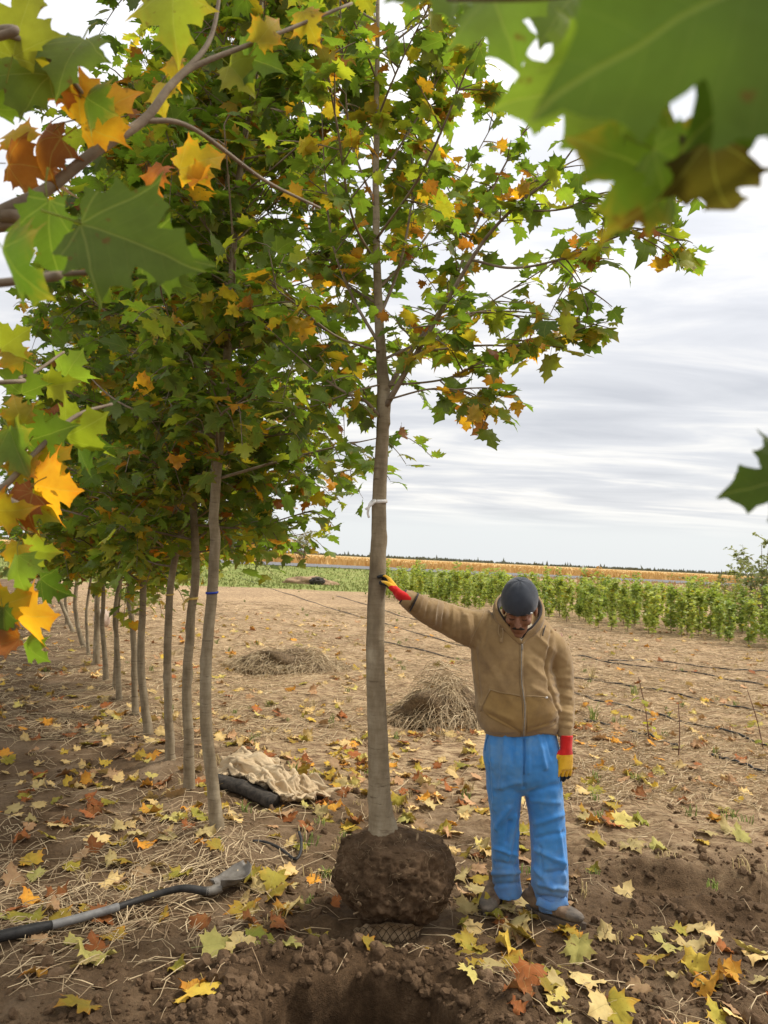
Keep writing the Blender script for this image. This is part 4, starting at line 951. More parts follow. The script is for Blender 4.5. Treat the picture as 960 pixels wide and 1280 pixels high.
# gloved hands
def glove(name, wrist, fwd, palm, tip_curl, fing_dirs, thumb, scale=1.0, label=None, splay=.12, tipb=.112, cuff=None, blk=.30):
    """fwd: wrist to knuckles, palm: palm normal (unit). fingers curl towards the palm."""
    fwd = nrm(np.array(fwd, float)); palm = np.array(palm, float); palm = nrm(palm - (palm @ fwd) * fwd); side = np.cross(fwd, palm)
    w = np.array(wrist, float); S = scale
    def loc(a, b_, c_): return w + fwd * a * S + side * b_ * S + palm * c_ * S
    cd = nrm(np.array(cuff if cuff is not None else -fwd, float)) * S
    parts = [tube(np.array([w + cd * .07, w + cd * .035, w + cd * .004, loc(.02, 0, 0)]), np.array([(.034, .028), (.0325, .026), (.033, .024), (.036, .02)]) * S, 16, ref=side),
             tube(np.array([loc(.0, 0, 0), loc(.03, 0, 0), loc(.06, 0, 0), loc(.09, 0, 0), loc(.098, 0, 0)]), np.array([(.034, .020), (.041, .0185), (.045, .017), (.043, .0145), (.036, .010)]) * S, 18, ref=side, power=2.6)]
    for k, (off, ln) in enumerate(((-.033, .072), (-.011, .080), (.011, .075), (.032, .060))):
        p = loc(.085, off, 0); d = nrm(fwd + side * off * splay * 10); q = [p]; a = 0
        for m_, c_ in enumerate(tip_curl):
            a += c_; q.append(q[-1] + (d * math.cos(a) + palm * math.sin(a)) * ln * S * (.42, .33, .25)[m_])
        parts.append(tube(catmull(q, 10), np.linspace(.0105, .0082, 10) * S, 10))
        parts.append(ell(q[-1], (.0084 * S,) * 3))
    ts = thumb[0]; q = [loc(.015, ts * .026, .006), loc(.04, ts * .050, .016), loc(.066, ts * (.056 - thumb[1]), .026 + thumb[2]), loc(.088, ts * (.054 - 2 * thumb[1]), .032 + 2 * thumb[2])]
    parts.append(tube(catmull(q, 10), np.linspace(.0155, .0105, 10) * S, 10)); parts.append(ell(q[-1], (.0108 * S,) * 3))
    V, F = remesh(parts, .0030, 3)
    la = (V - w) @ fwd / S; lc = (V - w) @ palm / S; N = vnormals(V, F); npal = N @ palm; mi = []
    for f in F:
        a, c_, nn = la[f].mean(1), lc[f].mean(1), npal[f].mean(1); ls = ((V - w) @ side / S)[f].mean(1)
        black = (a > .004) & ((nn > blk) & (c_ > -.012)) | ((a > tipb) | (c_ > .034))
        mi.append(np.where(a < .022, 1, np.where(black, 2, 0)))
    o = link(name, mesh(name, V, F, [M['gyel'], M['gred'], M['gblk']], mi=np.concatenate(mi)), person)
    if label: o['label'] = label
    return o
wr = at(497.5, 742.5, yT - .105); tcen = at(472, 738, yT)
ctr_dir = nrm(np.array(mp(484.5, 729, -.045)) - wr)
glove('glove', wr, (-.42, .70, .58), (-.83, .02, -.55), (.3, .45, .4), None, (1, .010, .004), 1.0, 'yellow and red work glove pressed against the trunk', cuff=at(506, 747.3, yT - .10) - wr, blk=.5)
glove('glove', mp(707.5, 937, -.07), (-.02, -.05, -1), (-.45, .88, 0), (.12, .3, .3), None, (-1, .0, .004), 1.0, splay=.36, tipb=.128, label= 'yellow and red work glove hanging at his side')

# shoes
def shoe(c, ang, name='shoe'):
    R = np.array(Matrix.Rotation(ang, 3, 'Z')); zg = gz(c[0], c[1]) + .004
    def tr(p): return np.asarray(p) @ R.T + (c[0], c[1], zg)
    xs_ = np.array([-.095, -.085, -.04, .02, .08, .13, .165, .185]); hw = np.array([.024, .034, .038, .042, .048, .046, .034, .014]); ht = np.array([.055, .085, .10, .085, .058, .046, .038, .026])
    up_ = []
    path = np.stack([xs_, 0 * xs_, .018 + ht * .5], 1)
    V, F = tube(catmull(path, 40), np.stack([interp(hw, 40), interp(ht * .55, 40)], 1), 20, ref=(0, 1, 0), power=2.6)
    collar_ = tube(np.array([(-.045, 0, .06), (-.045, 0, .10), (-.05, 0, .135)]), np.array([(.05, .04), (.047, .04), (.046, .042)]), 18, ref=(1, 0, 0))
    V, F = remesh([(V, F), collar_], .005, 3); V = V + nrm(V - (0, 0, .03)) * (.0015 * mn3(V, 60, 2.0))[:, None]
    mi = [np.where((V[f].mean(1)[:, 0] > .115) | ((V[f].mean(1)[:, 2] < .035)), 1, 0) for f in F]
    o = link(name, mesh(name, tr(V), F, [M['shoe'], M['toe']], mi=np.concatenate(mi)), person)
    so = []
    for z0, z1, g_ in ((-.012, .010, 1.08), (.010, .022, 1.12)):
        th = np.linspace(0, 2 * math.pi, 41)[:-1]; bx = np.interp(np.cos(th), [-1, 1], [-.108, .2]); by = np.sign(np.sin(th)) * np.abs(np.sin(th)) ** .6 * np.interp(bx, xs_, hw) * g_ + 0
        for z in (z0, z1): so.append(np.stack([bx, by, np.full(40, z)], 1))
    Vs = np.vstack(so); j = np.arange(40); k = (j + 1) % 40; Fs = np.vstack([np.stack([j + a * 40, k + a * 40, k + (a + 1) * 40, j + (a + 1) * 40], 1) for a in range(3)])
    tops = np.stack([j + 120, k + 120, np.full(40, 160)], 1); Vs = np.vstack([Vs, [(.03, 0, .022)]])
    link('sole', mesh('sole', tr(Vs), [Fs, tops], [M['sole']], smooth=False), o)
    for t_ in (.02, .045, .07):
        q = catmull([(t_, -.026, .083 - t_ * .35), (t_ + .005, 0, .100 - t_ * .38), (t_, .026, .083 - t_ * .35)], 8); link('lace', mesh('lace', tr(tube(q, .0028, 5)[0]), tube(q, .0028, 5)[1], [M['lining']]), o)
shoe((FL[0] + .012, FL[1] + .075), math.radians(-112)); shoe((FR[0] - .035, FR[1] + .045), math.radians(-34))

# ------------------------------------------------------------------ things on the ground
def strands(n, fn, seg=5, r=.0022, cols=((.30, .205, .11), (.62, .47, .26)), seed=1):
    g = np.random.default_rng(seed); parts, C = [], []
    for k in range(n):
        q, rr = fn(g); V, F = tube(catmull(q, seg), np.linspace(rr, rr * .5, seg), 3, cap=False); parts.append((V, F)); f = g.random()
        c = np.array(cols[0]) * (1 - f) + np.array(cols[1]) * f; C.append(np.tile(c * g.uniform(.75, 1.15), (len(V), 1)))
    V, F = merge(parts); return V, F, np.vstack(C)
def heap(u, v, w, d, h, label, n, seed):
    c = G(u, v); c = c + (0, d * .4, 0); root = thing('straw_heap', c, label, 'straw heap')
    V, F = ico(4); V = V[:]; hgt = np.maximum(V[:, 2], -.1)
    W = V * (w * .42, d * .42, h * .66) * (1 + .4 * mn3(V, 2.2, seed * 1.0))[:, None]; W[:, 2] = np.maximum(W[:, 2], -.05)
    link('core', mesh('core', W + c, F, [simple('heap_core', (.085, .055, .03), (.26, .175, .095), 25, .95, 1.0, 45, dist=.03)]), root)
    def fn(g):
        a, rr = g.uniform(0, 2 * math.pi), math.sqrt(g.random()) * 1.0
        hh = h * (1 - rr ** 1.4) * (.55 + .75 * mnoise.noise(Vector((math.cos(a) * rr * 1.6 + seed, math.sin(a) * rr * 1.6, 3.3))) + .4 * g.random() + .15); p = c + (math.cos(a) * rr * w / 2, math.sin(a) * rr * d / 2, hh)
        az = a + g.normal() * 1.5; ln = g.uniform(.22, .58); o = np.array([math.cos(az) * w, math.sin(az) * d, 0]); o /= np.linalg.norm(o)
        down = .25 + .75 * rr + .2 * g.normal()
        e = p + o * ln * .55 + (0, 0, -ln * down * .6); e[2] = max(e[2], gz(e[0], e[1]) + .005)
        m = (p + e) / 2 + (g.normal() * .03, g.normal() * .03, .05 + .04 * g.random()); b_ = p - o * ln * .35 + (0, 0, -.06 * ln + .02 * g.normal())
        return [b_, p + (0, 0, .015), m, e], g.uniform(.0022, .0048)
    V, F, C = strands(n, fn, 6, cols=((.36, .25, .14), (.74, .59, .37)), seed=seed); link('stalks', mesh('stalks', V, F, [M['straw']], col=C), root, kind='stuff')
heap(355, 842, 1.75, 1.0, .40, 'wide low heap of dry weed stalks in the stubble field', 1600, 3)
heap(560, 912, 1.3, .85, .54, 'steep heap of dry straw just behind the man', 1500, 4)

# burlap sack on a dark mat roll
bl = thing('burlap_cloth', G(345, 1015), 'crumpled tan burlap cloth lying over a dark mat behind the first tree', 'cloth')
A0, A1 = G(264, 962), G(382, 1012)
ax = A1[:2] - A0[:2]; Lb = np.hypot(*ax); ax = ax / Lb; pr = np.array([-ax[1], ax[0]])
def mat_roll():
    q0, q1 = G(266, 984), G(340, 1012)
    pth = catmull([q0 + (0, .02, .045), (q0 + q1) / 2 + (0, .05, .055), q1 + (0, .03, .04)], 30); Vr, Fr = tube(pth, np.stack([np.full(30, .06), np.full(30, .045)], 1), 24, ref=(0, 1, 0), power=2.4)
    Vr = Vr + nrm(Vr - np.repeat(np.vstack([pth]), 1, 0).mean(0)) * (.012 * mn3(Vr, 14, 3.0) + .006 * mn3(Vr, 40, 5.0))[:, None]
    return Vr, Fr
nu_, nv_ = 84, 62
uu, vv_ = np.meshgrid(np.linspace(0, 1, nu_), np.linspace(0, 1, nv_))
def sim_cloth():
    """drop a loose sheet over lumps and let it settle; the lumps are taken away again"""
    sx, sy = 1.15, .95
    cx = (uu - .46) * sx * .66; cyy = (vv_ - .5) * sy * .52
    px0, py0 = A0 + (A1 - A0) * .5 + (0, .06, 0), None
    c0 = (A0[:2] + A1[:2]) / 2 + np.array([.04, .0])
    X0, Y0 = c0[0] + ax[0] * cx + pr[0] * cyy, c0[1] + ax[1] * cx + pr[1] * cyy
    zg = gz(*c0); Z0 = zg + .26 + .10 * (fbm(uu * 5, vv_ * 4, 9, 3) - .5) + .035 * np.sin(uu * 30 + 5 * fbm(uu * 3, vv_ * 3, 4, 2)) + .02 * np.sin(vv_ * 26)
    i = (np.arange(nv_ - 1)[:, None] * nu_ + np.arange(nu_ - 1)[None]).ravel(); Fq = np.stack([i, i + 1, i + nu_ + 1, i + nu_], 1)
    o = bpy.data.objects.new('tmp', mesh('tmp', np.stack([X0, Y0, Z0], -1).reshape(-1, 3), Fq)); COL.objects.link(o)
    cols = []
    n = 14; gx_, gy_ = np.meshgrid(np.linspace(-1, 1, n), np.linspace(-1, 1, n)); j = (np.arange(n - 1)[:, None] * n + np.arange(n - 1)[None]).ravel()
    parts = [(np.stack([c0[0] + gx_, c0[1] + gy_, ground(c0[0] + gx_, c0[1] + gy_, False) + .004], -1).reshape(-1, 3), np.stack([j, j + 1, j + n + 1, j + n], 1))]
    for t_, off, rx, rz_ in ((-.30, .0, .10, .15), (-.08, .03, .12, .19), (.13, .05, .09, .13), (.30, -.02, .07, .06)): parts.append(ell((c0[0] + ax[0] * t_ + pr[0] * off, c0[1] + ax[1] * t_ + pr[1] * off, zg + .01), (rx, rx * .9, rz_)))
    parts.append(mat_roll())
    for P_ in parts:
        q = bpy.data.objects.new('tmp', mesh('tmp', *P_)); COL.objects.link(q); q.modifiers.new('c', 'COLLISION'); q.collision.thickness_outer = .006; q.collision.cloth_friction = 25; cols.append(q)
    m_ = o.modifiers.new('c', 'CLOTH'); st = m_.settings; st.quality = 5; st.mass = .25; st.tension_stiffness = 25; st.compression_stiffness = 25; st.shear_stiffness = 8; st.bending_stiffness = 2.5; st.air_damping = 2; st.tension_damping = 10; st.bending_damping = 2; st.shrink_min = -.32; st.shrink_max = -.32
    m_.collision_settings.distance_min = .006; m_.collision_settings.use_self_collision = True; m_.collision_settings.self_distance_min = .006; m_.collision_settings.collision_quality = 3
    m_.point_cache.frame_start = 1; m_.point_cache.frame_end = 60
    for f in range(1, 38): scene.frame_set(f)
    dg = bpy.context.evaluated_depsgraph_get(); e = o.evaluated_get(dg).to_mesh(); W = np.zeros(len(e.vertices) * 3); e.vertices.foreach_get('co', W); o.evaluated_get(dg).to_mesh_clear()
    for q in cols + [o]: bpy.data.objects.remove(q)
    scene.frame_set(1)
    return W.reshape(-1, 3)
V = sim_cloth(); i = (np.arange(nv_ - 1)[:, None] * nu_ + np.arange(nu_ - 1)[None]).ravel(); Fq = np.stack([i, i + 1, i + nu_ + 1, i + nu_], 1); nV = len(V)
Nn = vnormals(V, [Fq]); rim = np.r_[np.arange(nu_), np.arange(2 * nu_ - 1, nu_ * nv_, nu_), np.arange(nu_ * nv_ - 2, nu_ * (nv_ - 1) - 1, -1), np.arange(nu_ * (nv_ - 2), 0, -nu_)]; r2 = np.roll(rim, -1)
link('sheet', mesh('sheet', np.vstack([V, V - Nn * .006]), np.vstack([Fq, Fq[:, ::-1] + nV, np.stack([rim + nV, r2 + nV, r2, rim], 1)]), [M['burlap']]), bl)
def fn(g):
    k = rim[g.integers(len(rim))]; p = V[k]; d = nrm(g.normal(size=3) * (1, 1, .3)); ln = g.uniform(.03, .10); return [p, p + d * ln * .5 + (0, 0, .01), p + d * ln + (0, 0, -.01)], .0011
Vf, Ff, Cf = strands(60, fn, 5, cols=((.4, .28, .16), (.6, .46, .3)), seed=9); link('frayed_threads', mesh('frayed_threads', Vf, Ff, [M['straw']], col=Cf), bl, kind='stuff')
Vr, Fr = mat_roll()
mr = link('rolled_mat', mesh('rolled_mat', Vr, Fr, [M['matting']]), None, Matrix.Identity(4), label='dark fibrous rolled mat sticking out from under the burlap', category='mat')

# shovel
sh = [G(-40, 1196), G(0, 1184), G(60, 1169), G(130, 1150), G(180, 1136), G(225, 1127), G(258, 1127), G(275, 1121)]
for k, zz in enumerate((.045, .045, .04, .04, .05, .062, .05, .045)): sh[k] = sh[k] + (0, 0, zz)
shv = thing('shovel', sh[4] * (1, 1, 0), 'muddy shovel with dark bent shaft lying on the soil', 'shovel')
pth = catmull(sh, 90); link('shaft', mesh('shaft', *tube(pth[20:78], np.interp(np.arange(58), [0, 40, 57], [.0165, .0165, .021]), 14), [M['blackp']]), shv)
link('sleeve', mesh('sleeve', *tube(pth[25:43], .0195, 14), [M['grey']]), shv, label='grey sleeve on the shaft')
link('grip', mesh('grip', *tube(pth[:27], np.interp(np.arange(27), [0, 14, 22, 26], [.024, .024, .026, .021]), 14), [M['blackp']]), shv)
link('socket', mesh('socket', *tube(pth[72:], np.interp(np.arange(18), [0, 8, 17], [.0195, .022, .026]), 14), [M['steel']]), shv)
tipp, heel = G(306, 1093) + (0, 0, .055), sh[-1] - (0, 0, .005)
fw = nrm(tipp - heel); Lb = np.linalg.norm(tipp - heel) * 1.02; sidev = nrm(np.cross(fw, (-.25, -.12, .95))); upv = np.cross(sidev, fw)
V = []; nu_, nv_ = 22, 15
for a in np.linspace(-.05, 1, nu_):
    wv = np.interp(a, [-.05, .06, .25, .6, .85, 1.0], [.02, .07, .088, .085, .06, .012])
    for b_ in np.linspace(-1, 1, nv_): V.append(heel + fw * a * Lb + sidev * b_ * wv + upv * (.045 * b_ * b_ * (1 - .5 * a) + .03 * math.sin(a * 3.0) * -1 + .012 * math.exp(-(b_ / .25) ** 2) * (1 - a)))
V = np.array(V); i = (np.arange(nu_ - 1)[:, None] * nv_ + np.arange(nv_ - 1)[None]).ravel(); Fq = np.stack([i, i + 1, i + nv_ + 1, i + nv_], 1); nV = len(V)
rim = np.r_[np.arange(nv_), np.arange(2 * nv_ - 1, nu_ * nv_, nv_), np.arange(nu_ * nv_ - 2, nv_ * (nu_ - 1) - 1, -1), np.arange(nv_ * (nu_ - 2), 0, -nv_)]; r2 = np.roll(rim, -1)
link('blade', mesh('blade', np.vstack([V, V - upv * .004]), np.vstack([Fq, Fq[:, ::-1] + nV, np.stack([rim + nV, r2 + nV, r2, rim], 1)]), [M['steel']]), shv, label='worn steel blade caked with soil')
# short hose piece
hp = [G(u, v) + (0, 0, z) for u, v, z in ((316, 1053, .008), (330, 1055, .012), (346, 1063, .02), (360, 1073, .02), (369, 1079, .02), (375, 1074, .035), (376, 1062, .05), (373, 1053, .06))]
link('hose_piece', mesh('hose_piece', *tube(catmull(hp, 40), .0085, 10), [M['blackp']]), None, Matrix.Identity(4), label='short bent length of black hose beside the root ball', category='hose')
# drip lines in the field
dl = [[(715, 847), (780, 857), (850, 869), (960, 893), (1010, 904)], [(470, 800), (560, 822), (640, 842), (718, 868), (762, 880), (810, 893), (860, 905), (930, 922), (1000, 940)], [(700, 815), (750, 826), (805, 834), (870, 842), (960, 858), (1010, 867)],
      [(730, 902), (770, 912), (820, 925), (852, 935)], [(890, 944), (930, 957), (985, 975)], [(760, 826), (830, 828), (905, 837), (960, 840)], [(300, 722), (380, 750), (470, 777), (560, 803), (620, 818)], [(420, 745), (520, 775), (600, 800)]]
pos_lab = ['black drip hose crossing the stubble beyond the bare twig', 'black drip hose running on from behind the man', 'black drip hose closest to the sapling bed', 'short stretch of drip hose in straw beside the hanging glove', 'drip hose end between straw and bare soil', 'thin drip hose along the foot of the saplings', 'faint drip hose from the grass strip past the trunk', 'drip hose behind the raised arm in the field']
for line, lab in zip(dl, pos_lab):
    q = catmull([G(u, v) + (0, 0, .012) for u, v in line], 60); q[:, 2] = ground(q[:, 0], q[:, 1]) + .013 + .008 * np.sin(np.arange(60) * .7 + line[0][0])
    link('drip_hose', mesh('drip_hose', *tube(q, .012, 8), [M['blackp']]), None, Matrix.Identity(4), label=lab, category='hose', group='drip hoses in the field')

# fallen leaves
LM = [((491, 1150), 'beside the root ball'), ((668, 1150), "at the man's shoes"), ((160, 1150), 'beside the shovel'), ((440, 1240), 'on the rim of the hole'), ((340, 1000), 'around the burlap'), ((355, 830), 'by the wide heap of stalks'), ((560, 900), 'by the steep straw heap'),
      ((880, 1120), 'by the wheel rut'), ((850, 1000), 'on the straw in the field'), ((700, 1240), 'on the dug soil below the rut'), ((90, 1050), 'in the straw under the row'), ((110, 900), 'under the far row of trees'), ((450, 950), 'behind the lifted tree'), ((60, 1245), 'on bare soil below the shovel')]
LMp = [(P(*a)[:2], b_) for a, b_ in LM]
fl = []
def fallen(p, size, cls, shape, az, tilt):
    t1 = np.array([math.cos(az), math.sin(az), 0]); up_ = nrm(np.array([tilt[0], tilt[1], 1.0])); R = frame(nrm(t1 - (t1 @ up_) * up_), up_)
    c = R @ np.array([0, .75, 0]) * size; zz = gz(p[0], p[1]); V = SHAPES[shape][0] @ R.T * size - c
    pos = np.array([p[0], p[1], zz]) - c; lowest = np.sort(V[:, 2])[len(V) // 6]; pos[2] += min(.045, -lowest) + .004
    fl.append((pos, R, size, shape, cls))
g = np.random.default_rng(21)
expl = [(885, 1243, 4, .20), (868, 1222, 3, .17), (738, 1226, 6, .20), (722, 1197, 7, .17), (652, 1176, 4, .17), (640, 1190, 3, .17), (607, 1228, 6, .17), (940, 1199, 7, .17), (782, 1118, 6, .17), (836, 1194, 7, .16), (815, 1206, 4, .16), (118, 1196, 7, .19), (104, 1212, 6, .15),
        (258, 1262, 3, .19), (95, 1268, 4, .18), (272, 1188, 7, .17), (325, 1180, 2, .15), (300, 1186, 6, .15), (352, 1160, 5, .13), (150, 1108, 4, .13), (45, 1124, 4, .15), (30, 1152, 3, .17), (70, 1122, 5, .15), (110, 1133, 4, .13), (222, 1099, 3, .15), (45, 1093, 7, .14), (192, 1120, 6, .16),
        (305, 1140, 4, .18), (345, 1125, 4, .17), (340, 1112, 3, .16), (362, 1108, 6, .14), (310, 1106, 3, .15), (120, 1178, 5, .15), (140, 1168, 4, .13), (248, 1153, 5, .14), (40, 1220, 4, .12), (220, 1215, 3, .09), (635, 1205, 4, .17), (660, 1225, 5, .18), (690, 1245, 4, .18), (680, 1210, 3, .16), (665, 1255, 5, .15),
        (575, 1198, 4, .14), (590, 1190, 3, .13), (540, 1196, 3, .08), (700, 1262, 7, .16), (705, 1170, 4, .13), (715, 1172, 4, .12), (620, 1150, 3, .17), (600, 1118, 6, .16), (770, 1278, 3, .2), (640, 1270, 5, .16), (905, 1225, 4, .16), (785, 1035, 7, .22), (765, 1038, 5, .16), (805, 1035, 2, .16), (790, 1062, 6, .2), (740, 1088, 3, .1),
        (915, 1040, 6, .2), (925, 1050, 7, .16), (745, 998, 3, .17), (735, 1030, 6, .16), (840, 990, 4, .14), (820, 965, 3, .14), (216, 1098, 6, .14), (215, 1032, 7, .17), (250, 1036, 3, .16), (290, 1030, 6, .14), (420, 1133, 5, .09), (130, 980, 6, .16), (120, 1050, 6, .17), (150, 1052, 3, .15), (170, 1048, 6, .15),
        (345, 1140, 4, .16), (20, 1055, 5, .15), (60, 1052, 3, .14), (232, 1260, 3, .1), (440, 1035, 4, .18), (400, 1020, 6, .16), (415, 1012, 4, .16), (580, 1070, 4, .16), (600, 1060, 6, .18), (575, 1095, 6, .14)]
for u, v, cl, sz in expl:
    p = P(u, v); fallen(p, sz * .93, cl, int(g.choice(FALL)), g.uniform(0, 6.28), g.normal(size=2) * .3)
def dens(u, v):
    if v > 1190: return .05 if u < 560 else .13
    if v > 1040: return .16 if u < 420 else (.45 if 560 < u < 680 else .12)
    if v > 900: return .95 if 380 < u < 640 else (.6 if u < 380 else .4)
    return .5 if u < 460 else .25
n_t = 0
while n_t < 4300:
    y_ = 2.9 * (22 / 2.9) ** g.random(); x_ = (g.random() * 2 - 1) * (y_ * .56)
    u, v, _ = proj(np.array([x_, y_, 0])); n_t += 1
    if g.random() > dens(u, v) * (.35 + 1.3 * patchy(x_, y_)): continue
    if np.hypot(x_ - HOLE[0], y_ - HOLE[1]) < HR + .12 or np.hypot(x_ - BALL[0], y_ - BALL[1]) < .26 or (720 < u and 1060 < v < 1165 and g.random() < .9): continue
    fallen((x_, y_), g.uniform(.08, .155), int(g.choice([3, 4, 5, 6, 7, 8], p=[.14, .20, .13, .29, .06, .18])), int(g.choice(FALL)), g.uniform(0, 6.28), g.normal(size=2) * .3)
pos = np.array([f[0] for f in fl]); R = np.array([f[1] for f in fl]); sc = np.array([f[2] for f in fl]); shp = np.array([f[3] for f in fl]); cl = np.array([f[4] for f in fl])
u, v, d = proj(pos); score = np.where((u > 0) & (u < 960) & (v < 1278), sc / d, 0); score[:len(expl)] *= 2; order = np.argsort(-score)[:300]
for k in order:
    c = pos[k][:2] + (R[k] @ np.array([0, .7, 0]) * sc[k])[:2]
    ph = min(LMp, key=lambda q: np.hypot(*(q[0] - c)))[1]
    link('fallen_leaf', leaf_mesh(int(shp[k]), int(cl[k]), True), None, M4(R[k], pos[k], sc[k]), label=f'{CNAME[cl[k]]} fallen plane leaf lying {ph}', category='leaf', group='fallen leaves')
rest = np.setdiff1d(np.arange(len(fl)), order)
bulk_leaves('leaf_litter', pos[rest], R[rest], sc[rest], shp[rest], cl[rest], None, True, label='scattered small fallen leaves over the soil', category='leaf litter')

# clods
g = np.random.default_rng(33); parts = []
base = []
for k in range(6):
    V, F = ICO[2]; base.append((V * (1 + .5 * mn3(V, 1.3, k * 3.1) + .3 * mn3(V, 3, k * 1.3))[:, None] * (1, 1, .75), F))
b1 = [(ICO[1][0] * (1 + .3 * g.normal(size=(12, 1)) * .5) * (1, 1, .75), ICO[1][1]) for _ in range(6)]
big = []
def near_hole(x, y): return np.hypot(x - HOLE[0], y - HOLE[1])
n_t = 0
while n_t < 16000:
    n_t += 1
    y_ = 2.75 * (8.5 / 2.75) ** g.random(); x_ = (g.random() * 2 - 1) * y_ * .56
    r = near_hole(x_, y_); u, v, _ = proj(np.array([x_, y_, 0]))
    w = 1.0 * math.exp(-((r - .55) / .25) ** 2) + (.75 if u > 690 and v > 1060 else .10) + (.3 if v > 1150 else 0)
    if r < HR * .9 or g.random() > w or np.hypot(x_ - BALL[0], y_ - BALL[1]) < .3: continue
    s_ = .003 + .009 * g.random() ** 2.5 + (.024 * g.random() ** 9)
    if r < .75: s_ *= 1.15
    zz = gz(x_, y_); Rm = np.array(Euler(tuple(g.uniform(0, 6.28, 3))).to_matrix())
    if s_ > .0215 and len(big) < 70 and 0 < u < 960: big.append((x_, y_, zz, s_, Rm))
    else:
        V, F = (base if s_ > .011 else b1)[g.integers(6)]; parts.append(((V * s_) @ Rm.T + (x_, y_, zz + s_ * .25), F))
for k in range(20):                                        # lumps broken from the lip of the hole
    a = g.uniform(.15, math.pi - .15); r = HR + g.uniform(-.03, .16); x_, y_ = HOLE[0] + r * math.cos(a), HOLE[1] + r * math.sin(a)
    if np.hypot(x_ - BALL[0], y_ - BALL[1]) > .46: big.append((x_, y_, gz(x_, y_), g.uniform(.014, .034), np.array(Euler(tuple(g.uniform(0, 6.28, 3))).to_matrix())))
V, F = merge(parts); link('soil_crumbs', mesh('soil_crumbs', V, F, [M['clod']], smooth=False), None, Matrix.Identity(4), kind='stuff', label='loose crumbs of dug brown soil', category='soil')
cm = []
for k in range(6):
    V, F = ico(3); V = V * (1 + .45 * mn3(V, 1.3, k * 2.1) - .35 * np.abs(mn3(V, 2.6, k * 1.9)) + .16 * mn3(V, 6, k * 1.1) + .08 * mn3(V, 14, k * 1.5))[:, None] * (1, .9, .75); cm.append(mesh('soil_clod', V, F, [M['clod']]))
for k, (x_, y_, zz, s_, Rm) in enumerate(big):
    ph = min(LMp, key=lambda q: np.hypot(q[0][0] - x_, q[0][1] - y_))[1]
    link('soil_clod', cm[k % 6], None, M4(Rm, (x_, y_, zz + s_ * .12), s_ * 1.15), label=f'lump of dark brown earth lying {ph}', category='soil clod', group='clods of dug earth')

# straw and dead stalks strewn over soil and field
g = np.random.default_rng(44)
def straw_fn(g):
    while True:
        y_ = 3.0 * (26 / 3.0) ** (g.random() ** .9); x_ = (g.random() * 2 - 1) * (y_ * .56)
        u, v, _ = proj(np.array([x_, y_, 0])); rowd = x_ + .1 - ROWK * (y_ - 2.9)
        w = 1.5 if v < 1010 and u > 690 else (.75 if v < 930 else .12)
        if u < 330 and 1020 < v < 1180: w = .55
        if u > 690 and 1050 < v < 1200: w = .03
        if near_hole(x_, y_) < HR + .2 or np.hypot(x_ - BALL[0], y_ - BALL[1]) < .25: continue
        if g.random() < w * (.2 + 1.6 * patchy(x_, y_) ** 1.5): break
    ln = g.uniform(.05, .26) * (1 + y_ * .03); a = g.uniform(0, 6.28); d = np.array([math.cos(a), math.sin(a)]); bend = g.normal() * .25 * ln; pd = np.array([-d[1], d[0]])
    q = []
    for t_ in (0, .35, .7, 1):
        xy = np.array([x_, y_]) + d * ln * t_ + pd * bend * t_ * t_; q.append(np.array([*xy, gz(*xy) + .004 + (.03 * g.random() * (t_ > 0))]))
    return q, g.uniform(.0010, .0024) * (1 + y_ * .10)
V, F, C = strands(24000, straw_fn, 4, cols=((.32, .215, .12), (.74, .58, .35)), seed=45)
link('straw_litter', mesh('straw_litter', V, F, [M['straw']], col=C), None, Matrix.Identity(4), kind='stuff', label='dry straw strewn over the soil and stubble', category='straw')

# small green and dry weeds in the field
def tuft(g, c, n, h, col0, col1):
    parts, C = [], []
    for k in range(n):
        a = g.uniform(0, 6.28); ln = h * g.uniform(.5, 1.1); o = np.array([math.cos(a), math.sin(a), 0]) * ln * g.uniform(.1, .7); b_ = np.array(c) + (g.normal() * .02, g.normal() * .02, -.005)
        V, F = tube(catmull([b_, b_ + o * .4 + (0, 0, ln * .7), b_ + o + (0, 0, ln * .75)], 4), np.stack([np.linspace(.004, .001, 4), np.linspace(.001, .0006, 4)], 1) * (1 + c[1] * .05), 3, cap=False); parts.append((V, F)); f = g.random(); C.append(np.tile(np.array(col0) * (1 - f) + np.array(col1) * f, (len(V), 1)))
    V, F = merge(parts); return V, F, np.vstack(C)
g = np.random.default_rng(51)
allp, allc = [], []
for k in range(420):
    y_ = 3.6 * (55 / 3.6) ** g.random(); x_ = (g.random() * 2 - 1) * y_ * .55; rowd = x_ + .1 - ROWK * (y_ - 2.9)
    if rowd < .3 and g.random() < .7 or np.hypot(x_ - BALL[0], y_ - BALL[1]) < .4 or near_hole(x_, y_) < .8: continue
    gcol = ((.12, .17, .035), (.24, .28, .07)) if g.random() < .5 else ((.36, .26, .12), (.55, .42, .2))
    V, F, C = tuft(g, (x_, y_, gz(x_, y_)), 9, g.uniform(.03, .10) * (1 + y_ * .02), *gcol); allp.append((V, F)); allc.append(C)
V, F = merge(allp); link('field_weeds', mesh('field_weeds', V, F, [M['straw']], col=np.vstack(allc)), None, Matrix.Identity(4), kind='stuff', label='tiny green and dry weeds dotted over the field', category='weeds')
